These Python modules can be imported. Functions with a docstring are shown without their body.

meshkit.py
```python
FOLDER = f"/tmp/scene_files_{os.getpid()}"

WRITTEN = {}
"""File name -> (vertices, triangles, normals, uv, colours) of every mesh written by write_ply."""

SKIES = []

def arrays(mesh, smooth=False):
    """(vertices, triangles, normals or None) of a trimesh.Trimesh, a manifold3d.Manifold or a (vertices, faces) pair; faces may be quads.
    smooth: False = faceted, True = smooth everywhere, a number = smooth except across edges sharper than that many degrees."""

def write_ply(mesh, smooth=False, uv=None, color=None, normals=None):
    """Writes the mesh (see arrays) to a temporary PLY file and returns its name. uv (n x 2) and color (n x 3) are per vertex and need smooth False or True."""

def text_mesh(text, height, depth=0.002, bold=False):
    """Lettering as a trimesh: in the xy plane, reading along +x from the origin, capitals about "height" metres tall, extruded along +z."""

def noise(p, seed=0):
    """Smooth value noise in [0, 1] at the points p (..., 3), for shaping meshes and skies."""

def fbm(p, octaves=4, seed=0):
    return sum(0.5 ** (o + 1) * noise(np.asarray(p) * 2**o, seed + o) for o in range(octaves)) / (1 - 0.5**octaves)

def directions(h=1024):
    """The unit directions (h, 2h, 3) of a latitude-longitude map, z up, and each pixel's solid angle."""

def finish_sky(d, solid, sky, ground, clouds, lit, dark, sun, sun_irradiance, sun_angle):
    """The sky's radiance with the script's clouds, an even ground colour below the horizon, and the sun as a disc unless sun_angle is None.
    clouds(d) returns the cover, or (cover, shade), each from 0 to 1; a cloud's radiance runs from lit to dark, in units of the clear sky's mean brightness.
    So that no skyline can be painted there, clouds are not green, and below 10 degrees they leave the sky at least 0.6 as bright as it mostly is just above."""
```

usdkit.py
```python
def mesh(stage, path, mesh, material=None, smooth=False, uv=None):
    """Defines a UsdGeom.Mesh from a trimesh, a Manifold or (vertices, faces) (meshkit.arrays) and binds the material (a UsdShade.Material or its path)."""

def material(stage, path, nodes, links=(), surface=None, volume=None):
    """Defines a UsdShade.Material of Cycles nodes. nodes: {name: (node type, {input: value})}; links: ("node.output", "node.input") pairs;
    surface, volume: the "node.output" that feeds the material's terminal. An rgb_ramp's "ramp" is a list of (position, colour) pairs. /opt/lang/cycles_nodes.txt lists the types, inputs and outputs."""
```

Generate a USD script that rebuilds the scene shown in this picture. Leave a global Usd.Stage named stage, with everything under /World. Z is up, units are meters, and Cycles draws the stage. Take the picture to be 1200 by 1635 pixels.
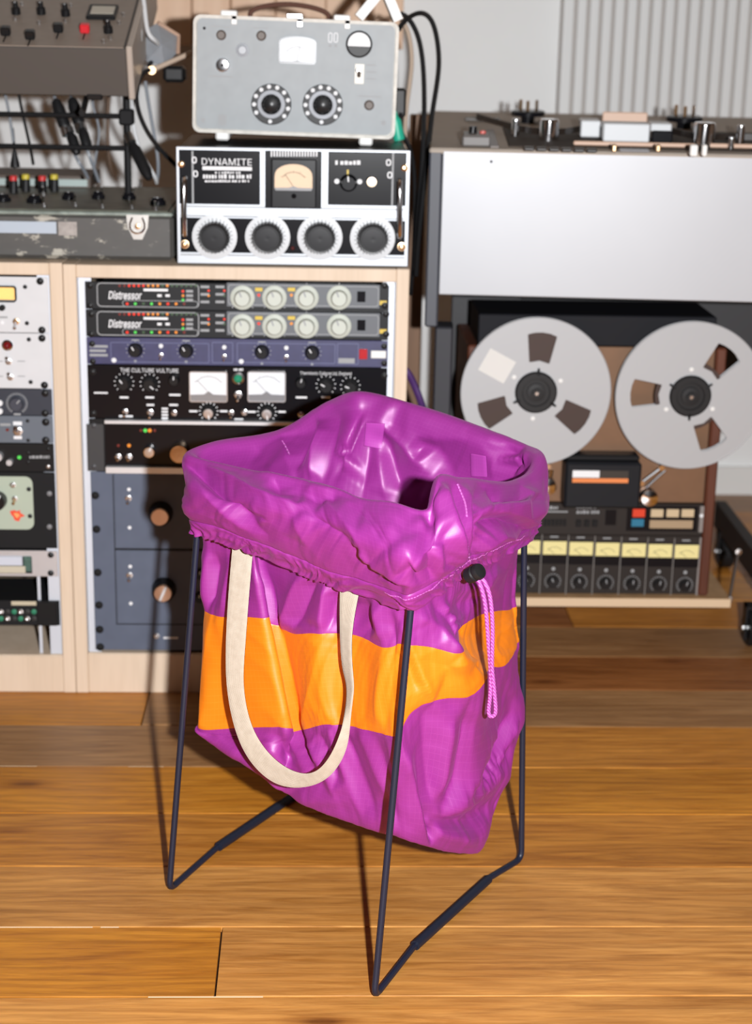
import math, random, numpy as np, trimesh, usdkit, meshkit
from pxr import Usd, UsdGeom, UsdLux, Gf, Sdf, Vt
from scipy.interpolate import CubicSpline, PchipInterpolator
from scipy.ndimage import gaussian_filter

stage = Usd.Stage.CreateInMemory()
UsdGeom.SetStageUpAxis(stage, UsdGeom.Tokens.z)
UsdGeom.SetStageMetersPerUnit(stage, 1.0)
WORLD = UsdGeom.Xform.Define(stage, '/World')
stage.SetDefaultPrim(WORLD.GetPrim())
UsdGeom.Scope.Define(stage, '/World/Looks')
rng = random.Random(7)
PI = math.pi

# ------------------------------------------------------------------ camera
FPX, TILT, ROLL, CAMH, YAW = 2681.1, 0.28533, 0.02036, 1.10305, 0.03977
CAM = np.array([0.0, 0.0, CAMH])
_ct, _st, _cr, _sr = math.cos(TILT), math.sin(TILT), math.cos(ROLL), math.sin(ROLL)
_RY = np.array([[math.cos(-YAW), -math.sin(-YAW), 0], [math.sin(-YAW), math.cos(-YAW), 0], [0, 0, 1]])
_right, _fwd, _up = np.array([1., 0, 0]), np.array([0, _ct, -_st]), np.array([0, _st, _ct])
CR = _RY @ (_cr * _right + _sr * _up)
CU = _RY @ (-_sr * _right + _cr * _up)
CF = _RY @ _fwd
def ray(u, v):
    return CF + CR * ((u - 600) / FPX) - CU * ((v - 817.5) / FPX)
def at(u, v, Y):
    'the place at depth Y that the photograph shows at pixel (u, v)'
    d = ray(u, v)
    return CAM + d * (Y / d[1])
def onz(u, v, z=0.0):
    d = ray(u, v)
    return CAM + d * ((z - CAMH) / d[2])
def project(P):
    Q = np.asarray(P, float) - CAM
    z = Q @ CF
    return np.stack([600 + FPX * (Q @ CR) / z, 817.5 - FPX * (Q @ CU) / z], -1)

cam = UsdGeom.Camera.Define(stage, '/World/Camera')
m = Gf.Matrix4d(1.0)
for i, ax in enumerate((CR, CU, -CF)):
    m.SetRow3(i, Gf.Vec3d(*map(float, ax)))
m.SetTranslateOnly(Gf.Vec3d(*map(float, CAM)))
cam.AddTransformOp().Set(m)
cam.CreateHorizontalApertureAttr(24.0)
cam.CreateVerticalApertureAttr(24.0 * 1635 / 1200)
cam.CreateFocalLengthAttr(24.0 * FPX / 1200)
cam.CreateClippingRangeAttr(Gf.Vec2f(0.05, 50))
cam.CreateFStopAttr(4.5)
cam.CreateFocusDistanceAttr(1.98)
cam.CreateExposureAttr(0.0)

# ------------------------------------------------------------------ lights: the camera's flash on its bracket, and the room's warm lamp
FLASH = np.array([0.185, -0.03, 1.13])
fl = UsdLux.DiskLight.Define(stage, '/World/Lights/flash')
aim = np.array([0.05, 2.1, 0.45]) - FLASH
aim /= np.linalg.norm(aim)
fx = np.cross(aim, [0, 0, 1]); fx /= np.linalg.norm(fx); fu = np.cross(fx, aim)
m = Gf.Matrix4d(1.0)
for i, ax in enumerate((fx, fu, -aim)):
    m.SetRow3(i, Gf.Vec3d(*map(float, ax)))
m.SetTranslateOnly(Gf.Vec3d(*map(float, FLASH)))
fl.AddTransformOp().Set(m)
fl.CreateRadiusAttr(0.020)
FLASH_POWER = 25000.0
fl.CreateIntensityAttr(FLASH_POWER)
fl.CreateColorAttr(Gf.Vec3f(0.98, 0.985, 1.0))
lp = UsdLux.DiskLight.Define(stage, '/World/Lights/ceiling_lamp')
lp.AddTranslateOp().Set(Gf.Vec3d(-0.4, 1.2, 2.52))
lp.CreateRadiusAttr(0.45)
lp.CreateIntensityAttr(0.30)
lp.CreateColorAttr(Gf.Vec3f(1.0, 0.60, 0.34))

# ------------------------------------------------------------------ materials
MATS = {}
def mat(name, color, rough=0.5, metal=0.0, spec=0.5, var=0.0, vscale=20.0, bump=0.0, bscale=200.0, coat=0.0, emit=0.0, trans=0.0, stretch=None):
    if name in MATS: return MATS[name]
    n = {'p': ('principled_bsdf', {'base_color': color, 'roughness': rough, 'metallic': metal, 'specular_ior_level': spec, 'coat_weight': coat, 'transmission_weight': trans})}
    l = []
    if emit:
        n['p'][1]['emission_color'] = color; n['p'][1]['emission_strength'] = emit
    if var or bump:
        n['g'] = ('texture_coordinate', {})
        src = 'g.object'
        if stretch:
            n['mp'] = ('mapping', {'scale': stretch}); l.append(('g.object', 'mp.vector')); src = 'mp.vector'
    if var:
        n['n'] = ('noise_texture', {'scale': vscale, 'detail': 4.0}); l.append((src, 'n.vector'))
        c0 = [c * (1 - var) for c in color]; c1 = [min(1, c * (1 + var)) for c in color]
        n['r'] = ('rgb_ramp', {'ramp': [(0.3, c0), (0.7, c1)]})
        l += [('n.fac', 'r.fac'), ('r.color', 'p.base_color')]
    if bump:
        n['bn'] = ('noise_texture', {'scale': bscale, 'detail': 3.0}); l.append((src, 'bn.vector'))
        n['b'] = ('bump', {'strength': bump, 'distance': 0.001}); l += [('bn.fac', 'b.height'), ('b.normal', 'p.normal')]
    MATS[name] = usdkit.material(stage, '/World/Looks/' + name, n, l, surface='p.BSDF')
    return MATS[name]
def srgb(r, g, b):
    f = lambda c: (c / 255 / 12.92) if c <= 10 else ((c / 255 + 0.055) / 1.055) ** 2.4
    return (f(r), f(g), f(b))

black = mat('black_paint', (0.012, 0.012, 0.013), 0.4, spec=.18)
black_gloss = mat('black_gloss', (0.007, 0.007, 0.009), 0.2, spec=.2)
black_matte = mat('black_matte', (0.013, 0.013, 0.014), 0.65, spec=.15)
rubber = mat('black_rubber', (0.011, 0.011, 0.012), 0.45, spec=.3)
steel = mat('bare_steel', (0.62, 0.62, 0.63), 0.28, 1.0)
chrome = mat('chrome', (0.8, 0.8, 0.82), 0.12, 1.0)
brass = mat('warm_brass', (0.72, 0.5, 0.3), 0.3, 1.0)
alu = mat('brushed_aluminium', (0.66, 0.68, 0.72), 0.42, 0.75, var=0.05, vscale=60, stretch=(1, 1, 30))
alu_rail = mat('rail_aluminium', (0.62, 0.66, 0.73), 0.5, 0.35)
white_print = mat('white_print', (0.75, 0.76, 0.78), 0.6)
white_plastic = mat('white_plastic', (0.74, 0.74, 0.72), 0.4)
grey_print = mat('grey_print', (0.3, 0.31, 0.32), 0.6)

# ------------------------------------------------------------------ things, parts, names
_used = {}
def numbered(parent, name):
    k = _used.get((parent, name), 0); _used[(parent, name)] = k + 1
    return f'{parent}/{name}' if k == 0 else f'{parent}/{name}_{k:03d}'
def keys(prim, label=None, cat=None, group=None, kind=None):
    for k, v in (('label', label), ('category', cat), ('group', group), ('kind', kind)):
        if v: prim.SetCustomDataByKey(k, v)
    return prim
class Frame:
    'a local frame: x to the right, y away from the viewer, z up'
    def __init__(self, O, yaw=0, pitch=0, roll=0):
        self.O = np.array(O, float)
        cy, sy = math.cos(yaw), math.sin(yaw); cp, sp = math.cos(pitch), math.sin(pitch); cr, sr = math.cos(roll), math.sin(roll)
        Rz = np.array([[cy, -sy, 0], [sy, cy, 0], [0, 0, 1]]); Rx = np.array([[1, 0, 0], [0, cp, -sp], [0, sp, cp]]); Ry = np.array([[cr, 0, sr], [0, 1, 0], [-sr, 0, cr]])
        self.R = Rz @ Rx @ Ry
    def local(self, P):
        return (np.asarray(P, float) - self.O) @ self.R
    def world(self, P):
        return np.asarray(P, float) @ self.R.T + self.O
    def px(self, u, v, y=0.0):
        'local (x, z) on the face plane (local y) seen at pixel (u, v)'
        d = ray(u, v) @ self.R; c = (CAM - self.O) @ self.R
        t = (y - c[1]) / d[1]
        q = c + d * t
        return float(q[0]), float(q[2])
    def pz(self, u, v, z=0.0):
        'local (x, y) on the plane local z seen at pixel (u, v)'
        d = ray(u, v) @ self.R; c = (CAM - self.O) @ self.R
        t = (z - c[2]) / d[2]
        q = c + d * t
        return float(q[0]), float(q[1])
class Thing:
    def __init__(self, prim, path): self.prim, self.path = prim, path
def thing(name, label, cat, frame, group=None, kind=None):
    path = numbered('/World', name)
    x = UsdGeom.Xform.Define(stage, path)
    mm = Gf.Matrix4d(1.0)
    for i in range(3): mm.SetRow3(i, Gf.Vec3d(*map(float, frame.R[:, i])))
    mm.SetTranslateOnly(Gf.Vec3d(*map(float, frame.O)))
    x.AddTransformOp().Set(mm)
    keys(x.GetPrim(), label, cat, group, kind)
    return Thing(x.GetPrim(), path)
def obj(name, mesh, material, parent=None, smooth=35, label=None, cat=None, group=None, kind=None, uv=None):
    path = numbered(parent.path if parent else '/World', name)
    if isinstance(mesh, (list, tuple)) and len(mesh) and isinstance(mesh[0], trimesh.Trimesh):
        mesh = mesh[0] if len(mesh) == 1 else trimesh.util.concatenate(mesh)
    g = usdkit.mesh(stage, path, mesh, material, smooth=smooth, uv=uv)
    keys(g.GetPrim(), label, cat, group, kind)
    return Thing(g.GetPrim(), path)

# ------------------------------------------------------------------ shapes (local: x right, y away, z up)
def box(x0, x1, y0, y1, z0, z1, bev=0.0):
    x0, x1 = min(x0, x1), max(x0, x1); y0, y1 = min(y0, y1), max(y0, y1); z0, z1 = min(z0, z1), max(z0, z1)
    bev = min(bev, (x1 - x0) * .45, (y1 - y0) * .45, (z1 - z0) * .45)
    c = np.array([(x0 + x1) / 2, (y0 + y1) / 2, (z0 + z1) / 2]); hh = np.array([x1 - x0, y1 - y0, z1 - z0]) / 2
    if bev < 1e-5:
        b = trimesh.creation.box(hh * 2); b.apply_translation(c); return b
    V = []
    for sx in (-1, 1):
        for sy in (-1, 1):
            for sz in (-1, 1):
                s = np.array([sx, sy, sz])
                for k in range(3):
                    p = s * hh; q = p - s * bev; q[k] = p[k]; V.append(c + q)
    return trimesh.Trimesh(*_hull(V), process=False)
def _hull(V):
    h = trimesh.convex.convex_hull(np.array(V)); return h.vertices, h.faces
def lathe(prof, n=20, p0=(0, 0, 0), ax=(0, -1, 0)):
    'prof: (radius, height along ax) pairs'
    ax = np.array(ax, float); ax /= np.linalg.norm(ax)
    a = np.cross(ax, [0, 0, 1.0]) if abs(ax[2]) < .9 else np.cross(ax, [1.0, 0, 0])
    a /= np.linalg.norm(a); b = np.cross(ax, a)
    th = np.arange(n) * 2 * PI / n
    V, F = [], []
    for r, hgt in prof:
        V.append(np.array(p0) + ax * hgt + r * (np.cos(th)[:, None] * a + np.sin(th)[:, None] * b))
    k = len(prof)
    V = np.vstack(V)
    i = np.arange(n); j = (i + 1) % n
    for q in range(k - 1):
        F.append(np.c_[q * n + i, q * n + j, (q + 1) * n + j]); F.append(np.c_[q * n + i, (q + 1) * n + j, (q + 1) * n + i])
    V = np.vstack([V, np.array(p0) + ax * prof[0][1], np.array(p0) + ax * prof[-1][1]])
    F.append(np.c_[j, i, np.full(n, k * n)]); F.append(np.c_[(k - 1) * n + i, (k - 1) * n + j, np.full(n, k * n + 1)])
    return trimesh.Trimesh(V, np.vstack(F), process=False)
def cyl(p0, p1, r, r1=None, n=12):
    p0, p1 = np.array(p0, float), np.array(p1, float); L = np.linalg.norm(p1 - p0)
    return lathe([(r, 0), (r if r1 is None else r1, L)], n, p0, p1 - p0)
def tube(pts, r, n=8, k=0, closed=False):
    'k > 0: smooth the path with k points per span'
    P = np.array(pts, float)
    if k:
        t = np.arange(len(P)); P = CubicSpline(t, P)(np.linspace(0, len(P) - 1, (len(P) - 1) * k + 1))
    T = np.gradient(P, axis=0)
    if closed: T = np.roll(P, -1, 0) - np.roll(P, 1, 0)
    T /= np.linalg.norm(T, axis=1, keepdims=True)
    a = np.cross(T[0], [0, 0, 1.0]) if abs(T[0][2]) < .9 else np.cross(T[0], [1.0, 0, 0])
    A = []
    for tt in T:
        a = a - tt * (a @ tt); a /= np.linalg.norm(a); A.append(a)
    A = np.array(A); B = np.cross(T, A)
    th = np.arange(n) * 2 * PI / n
    rr = np.broadcast_to(np.asarray(r, float), (len(P),))
    V = (P[:, None] + rr[:, None, None] * (np.cos(th)[None, :, None] * A[:, None] + np.sin(th)[None, :, None] * B[:, None])).reshape(-1, 3)
    F = []; i = np.arange(n); j = (i + 1) % n; N = len(P)
    for q in range(N if closed else N - 1):
        a0, b0 = q * n, ((q + 1) % N) * n
        F.append(np.c_[a0 + i, a0 + j, b0 + j]); F.append(np.c_[a0 + i, b0 + j, b0 + i])
    if not closed:
        V = np.vstack([V, P[0], P[-1]])
        F.append(np.c_[j, i, np.full(n, N * n)]); F.append(np.c_[(N - 1) * n + i, (N - 1) * n + j, np.full(n, N * n + 1)])
    return trimesh.Trimesh(V, np.vstack(F), process=False)
def prism(poly, y0, y1):
    'polygon in (x, z) extruded from y0 to y1'
    from shapely.geometry import Polygon
    p = poly if hasattr(poly, 'exterior') else Polygon(poly)
    e = trimesh.creation.extrude_polygon(p, abs(y1 - y0), engine='earcut')
    v = e.vertices.copy()
    e = trimesh.Trimesh(np.c_[v[:, 0], max(y0, y1) - v[:, 2], v[:, 1]], e.faces, process=False)
    return e
def rrect(x0, x1, z0, z1, r, n=5):
    x0, x1 = min(x0, x1), max(x0, x1); z0, z1 = min(z0, z1), max(z0, z1)
    r = min(r, .48 * (x1 - x0), .48 * (z1 - z0)); out = []
    for cx, cz, a0 in ((x1 - r, z1 - r, 0), (x0 + r, z1 - r, 90), (x0 + r, z0 + r, 180), (x1 - r, z0 + r, 270)):
        for k in range(n + 1):
            a = math.radians(a0 + 90 * k / n); out.append((cx + r * math.cos(a), cz + r * math.sin(a)))
    return out
def text(s, x, z, height, y=-0.0006, width=None, bold=False, slant=0.0, center=False, depth=0.0005):
    'lettering standing on the local face, reading along x'
    t = meshkit.text_mesh(s, height, depth, bold)
    v = t.vertices.copy(); w = v[:, 0].max() - v[:, 0].min()
    v[:, 0] -= v[:, 0].min()
    if width: v[:, 0] *= width / w; w = width
    v[:, 0] += slant * v[:, 1]
    if center: v[:, 0] -= w / 2
    return trimesh.Trimesh(np.c_[x + v[:, 0], y - v[:, 2] + 0.0, z + v[:, 1]], t.faces, process=False)
# ------------------------------------------------------------------ the room
def slab(name, x0, x1, y0, y1, z0, z1, material, kind='structure'):
    return obj(name, box(x0, x1, y0, y1, z0, z1), material, kind=kind)
WALLY = 3.95
wall_mat = mat('wall_paint', (0.87, 0.89, 0.89), 0.6, var=0.02, vscale=3, bump=0.06, bscale=120)
ceil_mat = mat('ceiling_paint', (0.24, 0.20, 0.155), 0.8)
slab('wall_back', -2.4, 2.6, WALLY, WALLY + .12, 0, 2.6, wall_mat)
far_mat = mat('far_wall_paint', (0.13, 0.085, 0.055), 0.8)
slab('wall_left', -2.52, -2.4, -2.2, WALLY + .12, 0, 2.6, far_mat)
slab('wall_right', 2.6, 2.72, -2.2, WALLY + .12, 0, 2.6, far_mat)
slab('wall_front', -2.52, 2.72, -2.32, -2.2, 0, 2.6, far_mat)
slab('ceiling', -2.52, 2.72, -2.32, WALLY + .12, 2.6, 2.7, ceil_mat)
slab('baseboard_back', -2.4, 2.6, WALLY - .014, WALLY, 0.0, 0.07, mat('baseboard_paint', (0.8, 0.8, 0.78), 0.4))

# floor: every plank its own part; grain, knots and figure in the material
def wood_floor(name, a, b, dark):
    n = {'g': ('geometry', {}), 'oi': ('object_info', {}), 'w': ('white_noise_texture', {'dimensions': '1D'}),
         'ad': ('mix_vector', {'fac': 1.0}),
         'sc': ('math', {'math_type': 'multiply', 'value2': 37.0}), 'cx': ('combine_xyz', {}),
         'va': ('mix', {'mix_type': 'add', 'fac': 1.0}),
         'm1': ('mapping', {'scale': (3.6, 42.0, 1.0)}), 'n1': ('noise_texture', {'scale': 1.0, 'detail': 7.0, 'roughness': 0.68, 'distortion': 1.6}),
         'm2': ('mapping', {'scale': (1.6, 7.0, 1.0)}), 'wv': ('wave_texture', {'wave_type': 'bands', 'bands_direction': 'y', 'scale': 2.4, 'distortion': 14.0, 'detail': 2.5, 'detail_scale': 0.7}),
         'm3': ('mapping', {'scale': (14.0, 170.0, 1.0)}), 'n3': ('noise_texture', {'scale': 1.0, 'detail': 3.0}),
         'm4': ('mapping', {'scale': (3.0, 9.0, 1.0)}), 'vo': ('voronoi_texture', {'scale': 1.0, 'randomness': 1.0}),
         'm5': ('mapping', {'scale': (1.6, 5.0, 1.0)}), 'n5': ('noise_texture', {'scale': 1.0, 'detail': 2.0}),
         'base': ('rgb_ramp', {'ramp': [(0.32, a), (0.68, b)]}),
         'wr': ('rgb_ramp', {'ramp': [(0.0, (0.84, 0.81, 0.77)), (0.45, (1, 1, 1)), (1.0, (1.05, 1.04, 1.0))]}),
         'fr': ('rgb_ramp', {'ramp': [(0.36, (0.80, 0.77, 0.73)), (0.52, (1, 1, 1))]}),
         'kr': ('rgb_ramp', {'ramp': [(0.04, (0.28, 0.18, 0.12)), (0.09, (0.72, 0.64, 0.56)), (0.17, (1, 1, 1))]}),
         'pr': ('rgb_ramp', {'ramp': [(0.35, (0.80, 0.77, 0.74)), (0.6, (1.06, 1.05, 1.04))]}),
         'x1': ('mix', {'mix_type': 'multiply', 'fac': 0.75}), 'x2': ('mix', {'mix_type': 'multiply', 'fac': 0.8}), 'x3': ('mix', {'mix_type': 'multiply', 'fac': 0.85}), 'x4': ('mix', {'mix_type': 'multiply', 'fac': 1.0}),
         'bp': ('bump', {'strength': 0.18, 'distance': 0.0012}),
         'rr': ('map_range', {'from_min': 0.3, 'from_max': 0.7, 'to_min': 0.36, 'to_max': 0.52}),
         'p': ('principled_bsdf', {'roughness': 0.42, 'specular_ior_level': 0.45})}
    l = [('oi.random', 'sc.value1'), ('sc.value', 'cx.x'), ('oi.random', 'cx.z'), ('g.position', 'va.color1'), ('cx.vector', 'va.color2')]
    for mm, tex in (('m1', 'n1'), ('m2', 'wv'), ('m3', 'n3'), ('m4', 'vo'), ('m5', 'n5')):
        l += [('va.color', mm + '.vector'), (mm + '.vector', tex + '.vector')]
    l += [('n1.fac', 'base.fac'), ('wv.fac', 'wr.fac'), ('n3.fac', 'fr.fac'), ('vo.distance', 'kr.fac'), ('n5.fac', 'pr.fac'),
          ('base.color', 'x1.color1'), ('wr.color', 'x1.color2'), ('x1.color', 'x2.color1'), ('fr.color', 'x2.color2'),
          ('x2.color', 'x3.color1'), ('kr.color', 'x3.color2'), ('x3.color', 'x4.color1'), ('pr.color', 'x4.color2'), ('x4.color', 'p.base_color'),
          ('n3.fac', 'bp.height'), ('bp.normal', 'p.normal'), ('n1.fac', 'rr.value'), ('rr.result', 'p.roughness')]
    return usdkit.material(stage, '/World/Looks/' + name, n, l, surface='p.BSDF')
tones = {
    'honey': wood_floor('oak_honey', (0.39, 0.138, 0.016), (0.64, 0.275, 0.044), .5),
    'amber': wood_floor('oak_amber', (0.42, 0.150, 0.012), (0.64, 0.27, 0.028), .5),
    'tan': wood_floor('oak_tan', (0.42, 0.172, 0.032), (0.66, 0.32, 0.082), .5),
    'grey': wood_floor('oak_greyed', (0.26, 0.120, 0.042), (0.43, 0.235, 0.100), .5),
    'brown': wood_floor('oak_brown', (0.24, 0.082, 0.021), (0.40, 0.155, 0.045), .5),
}
gapm = mat('joint_dust', (0.03, 0.018, 0.01), 0.9)
filler = mat('pale_wood_filler', (0.72, 0.55, 0.36), 0.5)
fl_frame = Frame((0, 0, 0))
floor_t = thing('floor', None, None, fl_frame, kind='structure')
obj('subfloor', box(-2.4, 2.6, -2.2, WALLY + .1, -0.06, -0.0085), gapm, floor_t)
PW, P0 = 0.1576, 2.6800       # plank width, and the joint that the rack front stands on
rows = {}
# joints (x) and tones, row by row: row k lies between depth P0-k*PW and P0-(k+1)*PW
rows[6] = ([], ['tan']); rows[5] = ([onz(349, 1530)[0]], ['amber', 'tan']); rows[4] = ([], ['tan2'])
rows[3] = ([], ['honey']); rows[2] = ([], ['amber']); rows[1] = ([onz(560, 1190)[0]], ['grey', 'honey']); rows[0] = ([onz(232, 1130)[0]], ['amber', 'grey'])
rows[-1] = ([0.05], ['brown', 'brown']); rows[-2] = ([], ['grey']); rows[-3] = ([0.5], ['brown', 'honey'])
tones['tan2'] = tones['tan']
cyc = ['honey', 'tan', 'amber', 'grey', 'brown', 'tan']
for k in range(-8, 31):
    yb, yf = P0 - k * PW, P0 - (k + 1) * PW
    if k in rows: js, ts = rows[k]
    else:
        js = [-1.2 + 2.3 * rng.random()]; ts = [cyc[(k * 2) % 6], cyc[(k * 5 + 1) % 6]]
    yb = min(yb, WALLY)
    if yb - yf < .02: continue
    xs = [-2.4] + js + [2.6]
    for q in range(len(xs) - 1):
        zt = -0.0004 * rng.random()
        g = 0.0011
        p = box(xs[q] + g, xs[q + 1] - g, yf + g, yb - g, -0.018, zt, 0.0006)
        obj('plank', p, tones[ts[q]], floor_t, smooth=False)
for (u0, u1, v) in ((-40, 148, 1480), (160, 190, 1480), (205, 262, 1221), (0, 60, 1220), (236, 420, 1591)):
    a, b = onz(u0, v), onz(u1, v)
    k = round((P0 - a[1]) / PW); yy = P0 - k * PW
    obj('joint_filler', box(a[0], b[0], yy - .0013, yy + .0013, -0.009, -0.0003, .0005), filler, floor_t)

# ------------------------------------------------------------------ the wire bag stand
navy = mat('navy_wire', (0.009, 0.013, 0.030), 0.42, bump=0.05, bscale=900)
navy_sleeve = mat('navy_sleeve', (0.008, 0.012, 0.026), 0.5)
WR = 0.0041
ff = onz(597, 1592, WR); fr = onz(832, 1371, WR); flf = onz(270, 1421, WR); fb = flf + (fr - ff)
# ------------------------------------------------------------------ the bag: one cloth from its bottom up over the wire and down as a cuff
def A(u, v, Y): return at(u, v, Y)
body_cols = [  # under the hem, top of the orange band, bottom of the band, bottom edge
    [A(327, 870, 2.00), A(326, 973, 2.00), A(317, 1161, 2.00), A(319, 1170, 2.00)],
    [A(365, 880, 1.965), A(352, 984, 1.965), A(368, 1163, 1.97), A(350, 1192, 1.98)],
    [A(405, 890, 1.925), A(420, 985, 1.925), A(453, 1160, 1.915), A(415, 1236, 1.93)],
    [A(412, 892, 1.945), A(427, 993, 1.94), A(464, 1169, 1.93), A(450, 1262, 1.93)],
    [A(455, 905, 1.91), A(456, 1011, 1.915), A(493, 1163, 1.89), A(490, 1286, 1.90)],
    [A(510, 925, 1.865), A(504, 1011, 1.87), A(520, 1157, 1.86), A(530, 1302, 1.875)],
    [A(555, 940, 1.845), A(563, 1015, 1.85), A(560, 1160, 1.84), A(570, 1316, 1.85)],
    [A(610, 960, 1.80), A(617, 1034, 1.795), A(628, 1175, 1.775), A(615, 1332, 1.82)],
    [A(655, 972, 1.78), A(643, 1026, 1.785), A(640, 1167, 1.775), A(650, 1341, 1.82)],
    [A(690, 965, 1.805), A(694, 1032, 1.80), A(692, 1121, 1.80), A(680, 1348, 1.84)],
    [A(725, 940, 1.84), A(735, 1041, 1.805), A(751, 1113, 1.83), A(700, 1355, 1.865)],
    [A(740, 930, 1.87), A(744, 1002, 1.865), A(778, 1087, 1.86), A(732, 1361, 1.90)],
    [A(760, 915, 1.91), A(765, 984, 1.92), A(785, 1066, 1.93), A(762, 1358, 1.94)],
    [A(795, 890, 1.97), A(795, 976, 1.98), A(808, 1062, 1.98), A(783, 1302, 1.98)],
    [A(826, 880, 2.045), A(822, 968, 2.05), A(827, 1020, 2.05), A(828, 1146, 2.05)],
    [(.225, 2.115, .46), (.225, 2.115, .40), (.225, 2.115, .35), (.215, 2.105, .21)],
    [(.17, 2.18, .47), (.17, 2.18, .40), (.165, 2.18, .33), (.155, 2.17, .19)],
    [(.10, 2.21, .48), (.10, 2.215, .40), (.10, 2.21, .31), (.09, 2.19, .18)],
    [(.05, 2.222, .485), (.05, 2.225, .41), (.04, 2.22, .30), (.03, 2.20, .19)],
    [(.0, 2.185, .487), (.0, 2.19, .41), (-.01, 2.18, .29), (-.01, 2.16, .20)],
    [(-.06, 2.125, .487), (-.065, 2.13, .405), (-.07, 2.12, .27), (-.06, 2.11, .22)],
    [(-.115, 2.05, .487), (-.12, 2.055, .40), (-.12, 2.05, .25), (-.11, 2.05, .22)]]
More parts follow.
